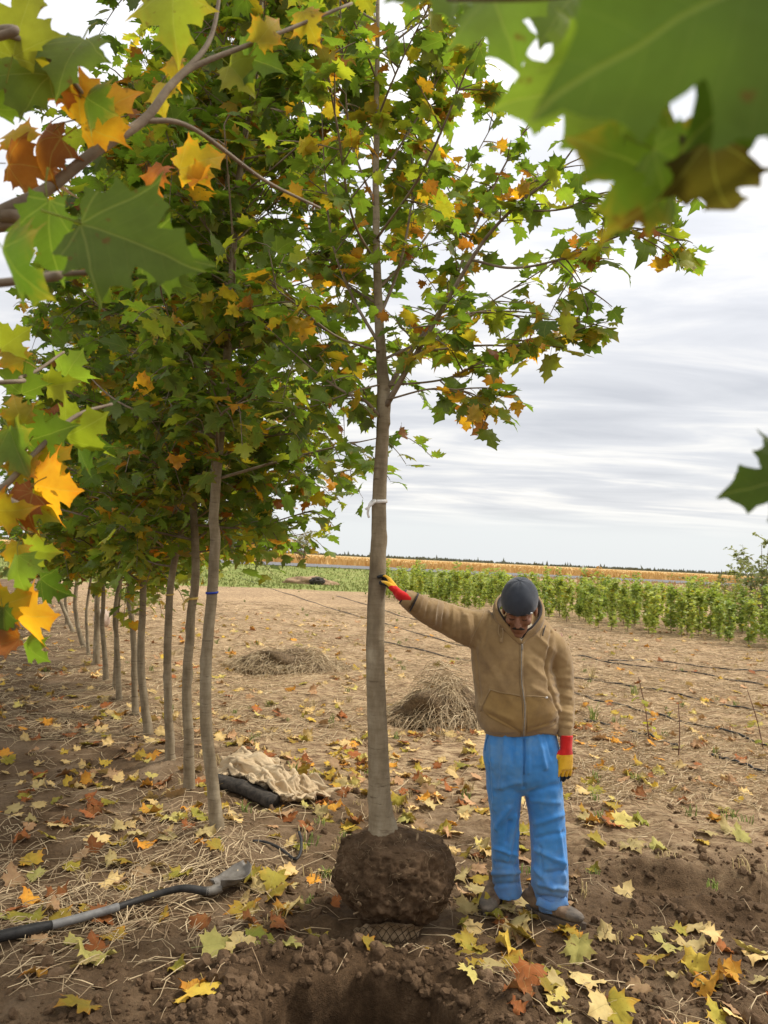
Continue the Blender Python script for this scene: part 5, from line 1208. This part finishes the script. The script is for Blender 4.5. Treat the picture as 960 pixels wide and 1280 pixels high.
for (u, v, h, lab) in ((742, 902, .26, 'upright tuft of green grass behind the hanging glove'), (792, 868, .16, 'low green weed tuft by the drip hose'), (740, 850, .30, 'tall pale dry grass stalks near the sapling bed'), (890, 1108, .05, 'tiny green tuft growing on the rut ridge')):
    c = G(u, v); V, F, C = tuft(g, c, 16, h, *(((.16, .22, .04), (.30, .33, .08)) if 'green' in lab else ((.45, .34, .16), (.62, .5, .27)))); link('weed_tuft', mesh('weed_tuft', V, F, [M['straw']], col=C), None, Matrix.Identity(4), label=lab, category='weed')
# bare seedlings with a few leaves
for (u, v, tu, tv, lab) in ((812, 924, 798, 846, 'thin red-brown seedling twig with few yellow leaves in straw'), (955, 936, 934, 862, 'thin seedling twig with yellow-green leaves at its foot'), (848, 945, 848, 880, 'bare short seedling stick in straw')):
    b0 = G(u, v); t1 = at(tu, tv, b0[1]); sd_ = thing('seedling', b0, lab, 'seedling')
    link('stem', mesh('stem', *tube(catmull([b0 - (0, 0, .03), (b0 + t1) / 2 + (.012, 0, 0), t1], 14), np.linspace(.0065, .003, 14), 6), [simple('seedling_bark', (.11, .05, .035), (.2, .1, .065), 40)]), sd_)
    for k in range(0 if 'bare' in lab else 5):
        p = b0 + (t1 - b0) * g.uniform(.05, .75); a = g.uniform(0, 6.28); link('leaf', leaf_mesh(int(g.integers(6)), int(g.choice([2, 3, 3]))), sd_, M4(frame(np.array([math.cos(a), math.sin(a), -.3]), np.array([0, 0, 1.])), p, g.uniform(.07, .11)))

# ------------------------------------------------------------------ sapling bed, bushes, far field
def foliage(g, n, sampler, size, cols, k=0.0):
    """small kite leaves with a fold"""
    T = np.array([(0, 0, 0), (.34, .45, .06), (0, 1, -.05), (-.34, .45, .06)]); V = np.zeros((n, 4, 3)); C = np.zeros((n, 4, 3))
    for i_ in range(n):
        p, out = sampler(g); R = frame(nrm(out), np.array([0, 0, 1.0]) + g.normal(size=3) * .6); V[i_] = (T * g.uniform(*size)) @ R.T + p
        f = g.random(); C[i_] = (np.array(cols[0]) * (1 - f) + np.array(cols[1]) * f) * g.uniform(.8, 1.2)
        if g.random() < k: C[i_] = np.array((.42, .36, .05))
    i = np.arange(n)[:, None] * 4; return V.reshape(-1, 3), np.vstack([i + [0, 1, 2], i + [0, 2, 3]]), C.reshape(-1, 3)
g = np.random.default_rng(61); sap = []
for k in range(6):
    h = g.uniform(1.15, 1.5); parts = [tube(catmull([(0, 0, -.05), (g.normal() * .03, g.normal() * .03, h * .5), (g.normal() * .05, g.normal() * .05, h)], 10), np.linspace(.011, .003, 10), 5)]
    br = []
    for j in range(9):
        z = h * g.uniform(.06, .8); a = g.uniform(0, 6.28); e = np.array([math.cos(a) * .15, math.sin(a) * .15, z + .24]) * (1, 1, 1); br.append((np.array([0, 0, z]), e)); parts.append(tube(np.array([(0, 0, z), tuple(e)]), [.004, .002], 3, cap=False))
    def sm_(g):
        if g.random() < .4: z = h * g.uniform(.06, 1.02); p = np.array([g.normal() * .03, g.normal() * .03, z])
        else: a, b_ = br[g.integers(9)]; p = a + (b_ - a) * g.uniform(.2, 1.05)
        a = g.uniform(0, 6.28); return p, np.array([math.cos(a), math.sin(a), g.uniform(-.5, .7)])
    V, F, C = foliage(g, 260, sm_, (.085, .16), ((.20, .28, .06), (.48, .55, .17)), .03)
    Vs, Fs = merge(parts); sap.append((mesh('stem', Vs, Fs, [M['twig']]), mesh('foliage', V, F, [M['small_leaf']], col=C, smooth=False)))
f0, f1 = P(965, 812), P(505, 752); dirr = f1[:2] - f0[:2]; Lr = np.hypot(*dirr); dirr /= Lr; side = np.array([dirr[1], -dirr[0]])
cnt = 0
for row in range(9):
    s0 = -5.5 - row * 1.2
    while s0 < Lr + 4:
        s0 += g.uniform(.25, .75) * (1 if row < 2 else 1.25)
        p = f0[:2] + dirr * s0 + side * (row * .85 + g.normal() * .22); u, v, _ = proj(np.array([*p, .7]))
        if u < 475 or u > 1010 or cnt > 290 or (row > 4 and g.random() < .35): continue
        sc_ = g.uniform(.6, .9) if g.random() < .45 else g.uniform(.85, 1.15); Mx = M4(np.array(Matrix.Rotation(g.uniform(0, 6.28), 3, 'Z')), (p[0], p[1], gz(*p)), sc_)
        r_ = link('sapling', None, None, Mx, label=('leafy green sapling on the outer edge of the nursery bed, facing the stubble' if row == 0 else f'leafy green sapling in the {("first", "second", "third", "fourth", "fifth", "sixth", "seventh", "eighth", "ninth")[row]} row of the nursery bed, counted from the stubble'), category='sapling', group='saplings in the nursery bed')
        st, fo = sap[g.integers(6)]; a = bpy.data.objects.new('stem', st); b_ = bpy.data.objects.new('foliage', fo)
        for o in (a, b_): COL.objects.link(o); o.parent = r_
        b_['kind'] = 'stuff'; cnt += 1

def bush(name, label, c, w, h, n, cols, size, seed, stems=7, k=0.0, upright=.6, sparse=False, cat='bush'):
    g = np.random.default_rng(seed); c = np.asarray(c, float); root = thing(name, c, label, cat); parts, tips = [], []
    for j in range(stems):
        a = 2 * math.pi * j / stems + g.normal() * .3; rr = w * .5 * g.uniform(.3, 1); e = c + (math.cos(a) * rr, math.sin(a) * rr, h * g.uniform(.55, 1.0)); m_ = c + (math.cos(a) * rr * .45, math.sin(a) * rr * .45, h * .45)
        q = catmull([c + (0, 0, -.1), m_, e], 9); parts.append(tube(q, np.linspace(.02, .006, 9) * h / 2.5, 5)); tips.append(q)
        for i_ in range(5):
            b_ = q[g.integers(3, 9)]; t_ = b_ + g.normal(size=3) * (w * .16, w * .16, h * .10) + (0, 0, h * .08); qq = catmull([b_, (b_ + t_) / 2 + (0, 0, .02 * h), t_], 6); parts.append(tube(qq, np.linspace(.007, .003, 6) * h / 2.5, 3, cap=False)); tips.append(qq)
    def sm_(g):
        q = tips[g.integers(len(tips))]; p = q[g.integers(2, len(q))] + g.normal(size=3) * (.02 if sparse else .09) * h * .5; a = g.uniform(0, 6.28); return p, np.array([math.cos(a), math.sin(a), g.uniform(-.8, .6)])
    V, F = merge(parts); link('branches', mesh('branches', V, F, [M['twig']]), root)
    V, F, C = foliage(g, n, sm_, size, cols, k); V[:, 2] = np.maximum(V[:, 2], c[2] + .02); link('foliage', mesh('foliage', V, F, [M['small_leaf']], col=C, smooth=False), root, kind='stuff')
def spot(u, y, z=None): p = at(u, 700, y); return (p[0], p[1], gz(p[0], p[1]))
bush('willow_bush', 'loose grey-green willow shrub rising above the sapling bed', spot(955, 24), 3.0, 3.0, 1500, ((.2, .23, .09), (.42, .42, .24)), (.09, .18), 1, 11, sparse=True)
bush('willow_bush', 'low olive scrub at the foot of the grey-green willow', spot(925, 30), 4.5, 1.7, 900, ((.14, .16, .05), (.26, .25, .09)), (.10, .2), 2, 10)
bush('roadside_bush', 'dark green round bush beyond the road', spot(285, 80), 5.0, 5.2, 2600, ((.08, .105, .03), (.17, .19, .06)), (.22, .42), 3, 12, cat='bush')
bush('roadside_bush', 'olive green bush beyond the road beside the yellow one', spot(318, 82), 4.4, 4.6, 2400, ((.14, .16, .06), (.28, .27, .11)), (.2, .4), 4, 12)
bush('roadside_bush', 'bright yellow autumn bush beyond the road', spot(350, 84), 2.8, 4.0, 1300, ((.45, .28, .03), (.6, .42, .06)), (.2, .36), 5, 9)
bush('roadside_bush', 'spiky sparse grey-green bush at the end of the roadside clump', spot(378, 80), 3.4, 3.6, 700, ((.2, .2, .09), (.36, .33, .17)), (.2, .34), 6, 16, sparse=True)
bush('weed_bush', 'low leafy green growth behind the far trunks of the row', G(168, 768), 1.6, .75, 700, ((.15, .2, .05), (.3, .34, .1)), (.07, .13), 7, 9)
# pale wrapped root ball lying behind the row
c = G(124, 784); V, F = ico(4); W = V * (.17, .17, .20) * (1 + .1 * mn3(V, 3, 2.0) + .03 * mn3(V, 11, 4.0))[:, None] + c + (0, .15, .17)
sk = thing('wrapped_root_ball', c, 'pale cloth-wrapped root ball with a stick lying behind the row', 'root ball')
link('wrapping', mesh('wrapping', W, F, [simple('pale_wrap', (.42, .30, .23), (.62, .5, .4), 12, .9, .4, 60)]), sk)
p0 = c + (.05, .15, .32); link('stem', mesh('stem', *tube(catmull([p0, p0 + (.15, 0, .08), p0 + (.30, 0, .16)], 10), .012, 8), [M['yellow']]), sk)
# dry tall grass along the road, corn beyond it, far trees
g = np.random.default_rng(71); parts_V, parts_C, n_b = [], [], 0
def blades(n, fn, seed):
    g = np.random.default_rng(seed); V = np.zeros((n, 3, 3)); C = np.zeros((n, 3, 3))
    for k in range(n):
        x_, y_, z_, h, w, c = fn(g); a = g.uniform(-.6, .6); V[k] = [(x_ - w * math.cos(a), y_ - w * math.sin(a), z_), (x_ + w * math.cos(a), y_ + w * math.sin(a), z_), (x_ + g.normal() * h * .18, y_ + g.normal() * h * .18, z_ + h)]; C[k] = c
    return V.reshape(-1, 3), np.arange(3 * n).reshape(-1, 3), C.reshape(-1, 3)
def xy_s(g, s0, s1, wx=.62):
    s = s0 + (s1 - s0) * g.random(); yy = 70 + s; x_ = (g.random() * 2 - 1) * yy * wx; return x_, 70 + .25 * x_ + s * 1.031, s
def corn(g):
    s = 5.5 * (240 / 5.5) ** g.random(); yy = 76 + s; x_ = (g.random() * 2 - 1) * yy * .75; y_ = 70 + .25 * x_ + s * 1.031
    zz = gz(x_, y_); f = g.random(); top = 1.0 if s > 8 else .75
    return x_, y_, zz, top * g.uniform(.75, 1.1), .16 * (1 + s * .03), np.array((.52, .30, .085)) * (1 - f) + np.array((.72, .48, .19)) * f
V, F, C = blades(14000, corn, 5); link('corn_field', mesh('corn_field', V, F, [M['straw']], col=C, smooth=False), None, Matrix.Identity(4), kind='stuff', label='ripe yellow cornfield beyond the road', category='corn')
V = np.array([(-900, 70 - 225 + 60, 1.05), (1100, 70 + 275 + 60, 1.05), (2600, 1500, 1.35), (-2200, 1300, 1.35)], float)
link('corn_plain', mesh('corn_plain', V, np.array([[0, 1, 2, 3]]), [simple('corn_tops', (.46, .28, .09), (.66, .45, .19), .4, .95)]), None, Matrix.Identity(4), kind='structure')
def gfn(g):
    x_, y_, s = xy_s(g, -31, -3.4); zz = gz(x_, y_); f = g.random(); gm_ = x_ < 8 + .1 * (y_ - 40) + 2 * g.normal()
    c0, c1 = (((.15, .19, .045), (.36, .36, .12)) if gm_ else ((.36, .22, .09), (.5, .36, .16))); return x_, y_, zz - .02, g.uniform(.06, .2) * (1 if gm_ else 1.8), .05, np.array(c0) * (1 - f) + np.array(c1) * f
V, F, C = blades(12000, gfn, 6); link('grass_strip', mesh('grass_strip', V, F, [M['straw']], col=C, smooth=False), None, Matrix.Identity(4), kind='stuff', label='green grass verge between stubble field and road', category='grass')
def tl(g):
    d = g.uniform(900, 1300); x_ = (g.random() * 2 - 1) * d * .62; f = g.random(); big_ = g.random() < .03; h = g.uniform(2.4, 4.6) if not big_ else g.uniform(5, 8.5); return x_, d, .8, h + .6 * math.sin(x_ * .02), (h * .8 if not big_ else h * .28), np.array((.10, .115, .085)) * (.8 + .5 * f)
V, F, C = blades(2600, tl, 7); link('far_treeline', mesh('far_treeline', V, F, [M['straw']], col=C, smooth=False), None, Matrix.Identity(4), kind='stuff', label='thin dark line of far trees along the horizon', category='treeline')
# dirt heap with a dark stump in the verge, dry clump by the road
c = np.array(P(388, 730)); c[2] = gz(c[0], c[1]); V, F = ico(4); W = V * (1.6, .9, .42) * (1 + .3 * mn3(V, 2, 3.0))[:, None] + c
link('dirt_mound', mesh('dirt_mound', W, F, [simple('mound_soil', (.22, .14, .08), (.42, .28, .16), 4, .95, 1, 9, dist=.05)]), None, Matrix.Identity(4), label='low mound of dry earth in the green verge', category='mound')
c2 = c + (.45, -.75, .18); W = V * (.42, .3, .26) * (1 + .4 * mn3(V, 3, 8.0))[:, None] + c2
link('dark_stump', mesh('dark_stump', W, F, [M['matting']]), None, Matrix.Identity(4), label='black burnt-looking stump beside the dirt mound in the verge', category='stump')
bush('dry_clump', 'rust-coloured dry weed clump by the road', spot(738, 58), 1.9, 1.5, 700, ((.36, .2, .07), (.52, .33, .14)), (.1, .22), 9, 9)
pp = spot(729, 60); rp = thing('road_post', pp, 'thin white post standing by the road', 'post')
link('pole', mesh('pole', *tube(np.array([pp, np.array(pp) + (0, 0, .75), np.array(pp) + (0, 0, 1.5)]), [.05, .045, .05], 8), [M['white']]), rp); link('cap', mesh('cap', *ell(np.array(pp) + (0, 0, 1.52), (.06, .06, .06)), [M['white']]), rp)

# ------------------------------------------------------------------ branches close to the camera
lb0 = (-2.15, 1.55, gz(-2.15, 1.55))
lt = Tree('plane_tree', 'plane tree with large orange and green leaves reaching in beside the row', lb0, 301); lt.probs = [.1, .38, .2, .08, .16, .08]
lt.trunk([np.array(lb0) + (0, 0, -.1), np.array(lb0) + (.02, 0, 1.2), np.array(lb0) + (0, .03, 2.4), np.array(lb0) + (.03, 0, 4.6)], [.06, .05, .042, .012], 60, 16)
CI = CRn
def leaf_out(tree, q):
    for p in q[8:]:
        for _ in range(2):
            a = tree.rng.uniform(0, 6.28); tip = np.array([math.cos(a), math.sin(a), -.5]); c = p + nrm(tip) * .1; u, v, d = proj(c)
            if d < .15 or u < -110 / max(d, .5) or u > 960 + 130 / max(d, .4) or v < -130 / max(d, .4): tree.add(p, tip, tree.rng.uniform(.09, .15))
def LD(pts): return [atd(u, v, d) for u, v, d in pts]
T0 = np.array(lb0)
br = [LD([(-40, 285, 1.55), (0, 266, 1.5), (60, 236, 1.5), (118, 190, 1.5), (180, 150, 1.55), (215, 105, 1.6), (250, 80, 1.65), (340, 45, 1.75), (440, 4, 1.9)]), LD([(180, 150, 1.55), (240, 160, 1.6), (330, 225, 1.75), (400, 260, 1.9)]), LD([(215, 105, 1.6), (262, 50, 1.7), (278, -30, 1.8)]),
      LD([(-60, 640, 1.6), (0, 612, 1.6), (50, 560, 1.6), (95, 520, 1.65), (140, 505, 1.7)]), LD([(-60, 780, 1.7), (0, 770, 1.65), (30, 740, 1.65)]), LD([(-60, 360, 1.1), (40, 345, 1.05), (130, 340, 1.0)]), LD([(-80, 60, 1.5), (0, 40, 1.5), (80, 90, 1.5), (140, 170, 1.55)]),
      LD([(-60, 480, 1.8), (30, 470, 1.9), (80, 440, 2.0)])]
starts = [T0 + (0, .02, 2.2), None, None, T0 + (0, .02, 1.75), T0 + (0, .02, 1.65), T0 + (0, 0, 2.05), T0 + (.01, 0, 2.5), T0 + (0, .02, 1.95)]
for q, s_, r0 in zip(br, starts, (.014, .005, .006, .009, .006, .007, .008, .006)):
    if s_ is not None: q = [s_] + q
    lt.put_limb([tube(catmull(q, 50), np.linspace(r0, .003, 50), 8)]); leaf_out(lt, catmull(q, 50))
def near_leaf(tree, u, v, d, size_px, rot, cls, shape=None, tx=0.0, ty=0.0):
    """blade centre at the pixel, tip turned by rot in the picture (0 up, clockwise), tipped by tx/ty"""
    g = tree.rng; a = math.radians(rot); tip = np.array([math.sin(a), math.cos(a), 0]); nr = np.array([math.cos(a) * ty, -math.sin(a) * ty, 1.0]); nr = nr + tip * -tx
    tip = tip + np.array([0, 0, tx]); s = size_px * d / FPX * (.74 if tree is lt else .85)
    R = CI @ frame(tip, nr); c = atd(u, v, d); pos = c - R[:, 1] * s * (PET + .42)
    if shape is None: shape = int(g.choice([0, 1, 2, 3, 4, 5] if cls < 3 else [1, 2, 4, 6, 9]))
    tree.L.append((pos, R, s, shape, cls))
for a in [(160, 298, .95, 200, 110, 0, 0, .15, -.2), (60, 300, 1.05, 130, 190, 0, 1, -.4, .3), (20, 345, .9, 130, 150, 0, 2, .3, 1.2), (215, 320, 1.1, 120, 100, 0, 3, .2, .4), (132, 135, 1.5, 105, 60, 4, 1, .1, .2), (35, 180, 1.5, 105, 250, 5, 8, -.2, .3), (30, 205, 1.5, 80, 100, 5, 6, .3, .2), (15, 165, 1.55, 70, 300, 4, 4, 0, .3),
          (190, 222, 1.65, 62, 210, 5, 6, .2, .5), (250, 200, 1.7, 85, 70, 4, 4, .2, .2), (250, 228, 1.7, 55, 200, 4, 7, 0, .3), (60, 80, 1.5, 85, 150, 4, 4, .2, .3), (85, 70, 1.45, 110, 200, 1, 1, .5, .2), (25, 30, 1.5, 100, 20, 2, 0, .2, .1), (120, 130, 1.45, 70, 130, 0, 2, .6, .4), (20, 90, 1.5, 100, 260, 1, 5, .5, .2), (215, 20, 1.6, 110, 180, 2, 1, .1, .1), (335, 35, 1.7, 60, 40, 4, 4, .2, .2), (300, 95, 1.7, 70, 140, 2, 3, .3, .1),
          (215, 85, 1.65, 45, 200, 4, 6, .2, .4), (200, 120, 1.6, 60, 190, 3, 4, .4, .5), (320, 75, 1.7, 85, 120, 1, 1, .5, .2), (385, 30, 1.8, 60, 160, 4, 4, .3, .3), (80, 105, 1.5, 60, 90, 5, 6, .2, .2), (0, 110, 1.5, 70, 30, 1, 2, .3, .2),
          (20, 560, 1.6, 95, 150, 1, 3, .4, .3), (55, 545, 1.6, 100, 80, 1, 1, .5, .3), (105, 535, 1.65, 90, 70, 2, 2, .4, .5), (110, 560, 1.7, 80, 95, 0, 1, .8, .3), (65, 575, 1.6, 70, 60, 4, 4, .3, .3), (20, 590, 1.6, 80, 200, 4, 4, .2, .4), (65, 612, 1.55, 95, 105, 4, 2, .5, .4), (10, 630, 1.55, 90, 230, 5, 8, .3, .3), (50, 635, 1.6, 70, 120, 2, 3, .4, .2), (20, 510, 1.6, 60, 340, 4, 4, .2, .2), (5, 640, 1.5, 70, 100, 4, 6, .4, .3),
          (15, 700, 1.65, 60, 200, 4, 4, .2, .3), (20, 720, 1.6, 75, 180, 1, 2, .2, .6), (65, 735, 1.7, 65, 120, 0, 1, .3, .3), (10, 755, 1.6, 80, 80, 4, 4, .3, .3), (40, 772, 1.6, 85, 95, 4, 2, .6, .3), (5, 805, 1.6, 55, 250, 5, 7, .2, .2), (42, 818, 1.65, 55, 140, 1, 2, .2, .5), (5, 780, 1.6, 60, 170, 0, 3, .2, .2), (50, 690, 1.8, 60, 100, 2, 1, .3, .3),
          (30, 470, 1.9, 70, 20, 1, 1, .4, .3), (75, 480, 2.0, 60, 80, 2, 3, .3, .3), (10, 440, 1.9, 60, 300, 4, 4, .2, .3), (15, 425, 1.9, 60, 60, 2, 0, .3, .2), (90, 455, 2.0, 60, 40, 1, 2, .5, .2)]:
    near_leaf(lt, *a)
# the rest of its crown: overhead and away from the view
lt.auto_crown(2.3, 4.6, 18, 1.2, 6.0, (.10, .17), az0=2.0, gap=.06, drop=.3, skip=lambda a: -1.2 < ((a + math.pi) % (2 * math.pi) - math.pi) < .95)
lt.finish(120)
rb0 = (1.33, -.12, gz(1.33, -.12))
rt = Tree('plane_tree', 'plane tree whose big blurred green leaves hang close overhead', rb0, 302); rt.probs = [.3, .45, .15, .04, .04, .02]
rt.trunk([np.array(rb0) + (0, 0, -.1), np.array(rb0) + (.02, 0, 1.2), np.array(rb0) + (0, .03, 2.4), np.array(rb0) + (.03, 0, 4.6)], [.06, .05, .042, .012], 60, 16)
T1 = np.array(rb0)
for q, r0 in (([T1 + (0, 0, 2.35), atd(1000, -60, .62), atd(880, -50, .56), atd(700, -12, .55), atd(560, -4, .6)], .010), ([T1 + (0, 0, 2.1), atd(1080, 120, .6), atd(985, 150, .5)], .007), ([T1 + (0, 0, 1.9), atd(1100, 590, .75), atd(1010, 598, .7)], .006)):
    rt.put_limb([tube(catmull(q, 40), np.linspace(r0, .0028, 40), 8)]); leaf_out(rt, catmull(q, 40))
HI = len(SHAPES); SHAPES.append(leaf_shape(21, .12, .06, .05, 2)); SHAPES.append(leaf_shape(22, .85, .30, .16, 2)); SHAPES.append(leaf_shape(23, .28, .15, .07, 2))
for a in [(925, -25, .42, 400, 250, 0, HI, .05, .1), (725, 105, .56, 190, 262, 1, HI + 2, .3, .1), (975, 70, .45, 230, 235, 0, HI + 2, -.1, .2), (800, 205, .50, 170, 282, 0, HI + 2, .55, -.3), (892, 238, .47, 150, 168, 9, HI + 1, -.25, .8), (862, 205, .48, 120, 120, 0, HI + 1, .2, .5), (625, 20, .62, 130, 170, 1, HI + 2, .5, .4), (978, 600, .62, 130, 268, 0, HI, .1, .4), (540, -25, .65, 110, 250, 1, HI + 2, .6, .3), (775, 60, .5, 170, 255, 1, HI + 2, .3, -.2), (705, 5, .7, 110, 220, 1, HI, .4, .3), (965, 10, .5, 260, 170, 1, HI + 2, .2, .3), (812, 150, .6, 80, 60, 9, 6, .5, .2)]:
    near_leaf(rt, *a)
rt.auto_crown(2.4, 4.6, 14, 1.2, 5.0, (.10, .17), az0=.5, gap=.07, drop=.2, skip=lambda a: .9 < (a % (2 * math.pi)) < 3.6)
rt.finish(60)
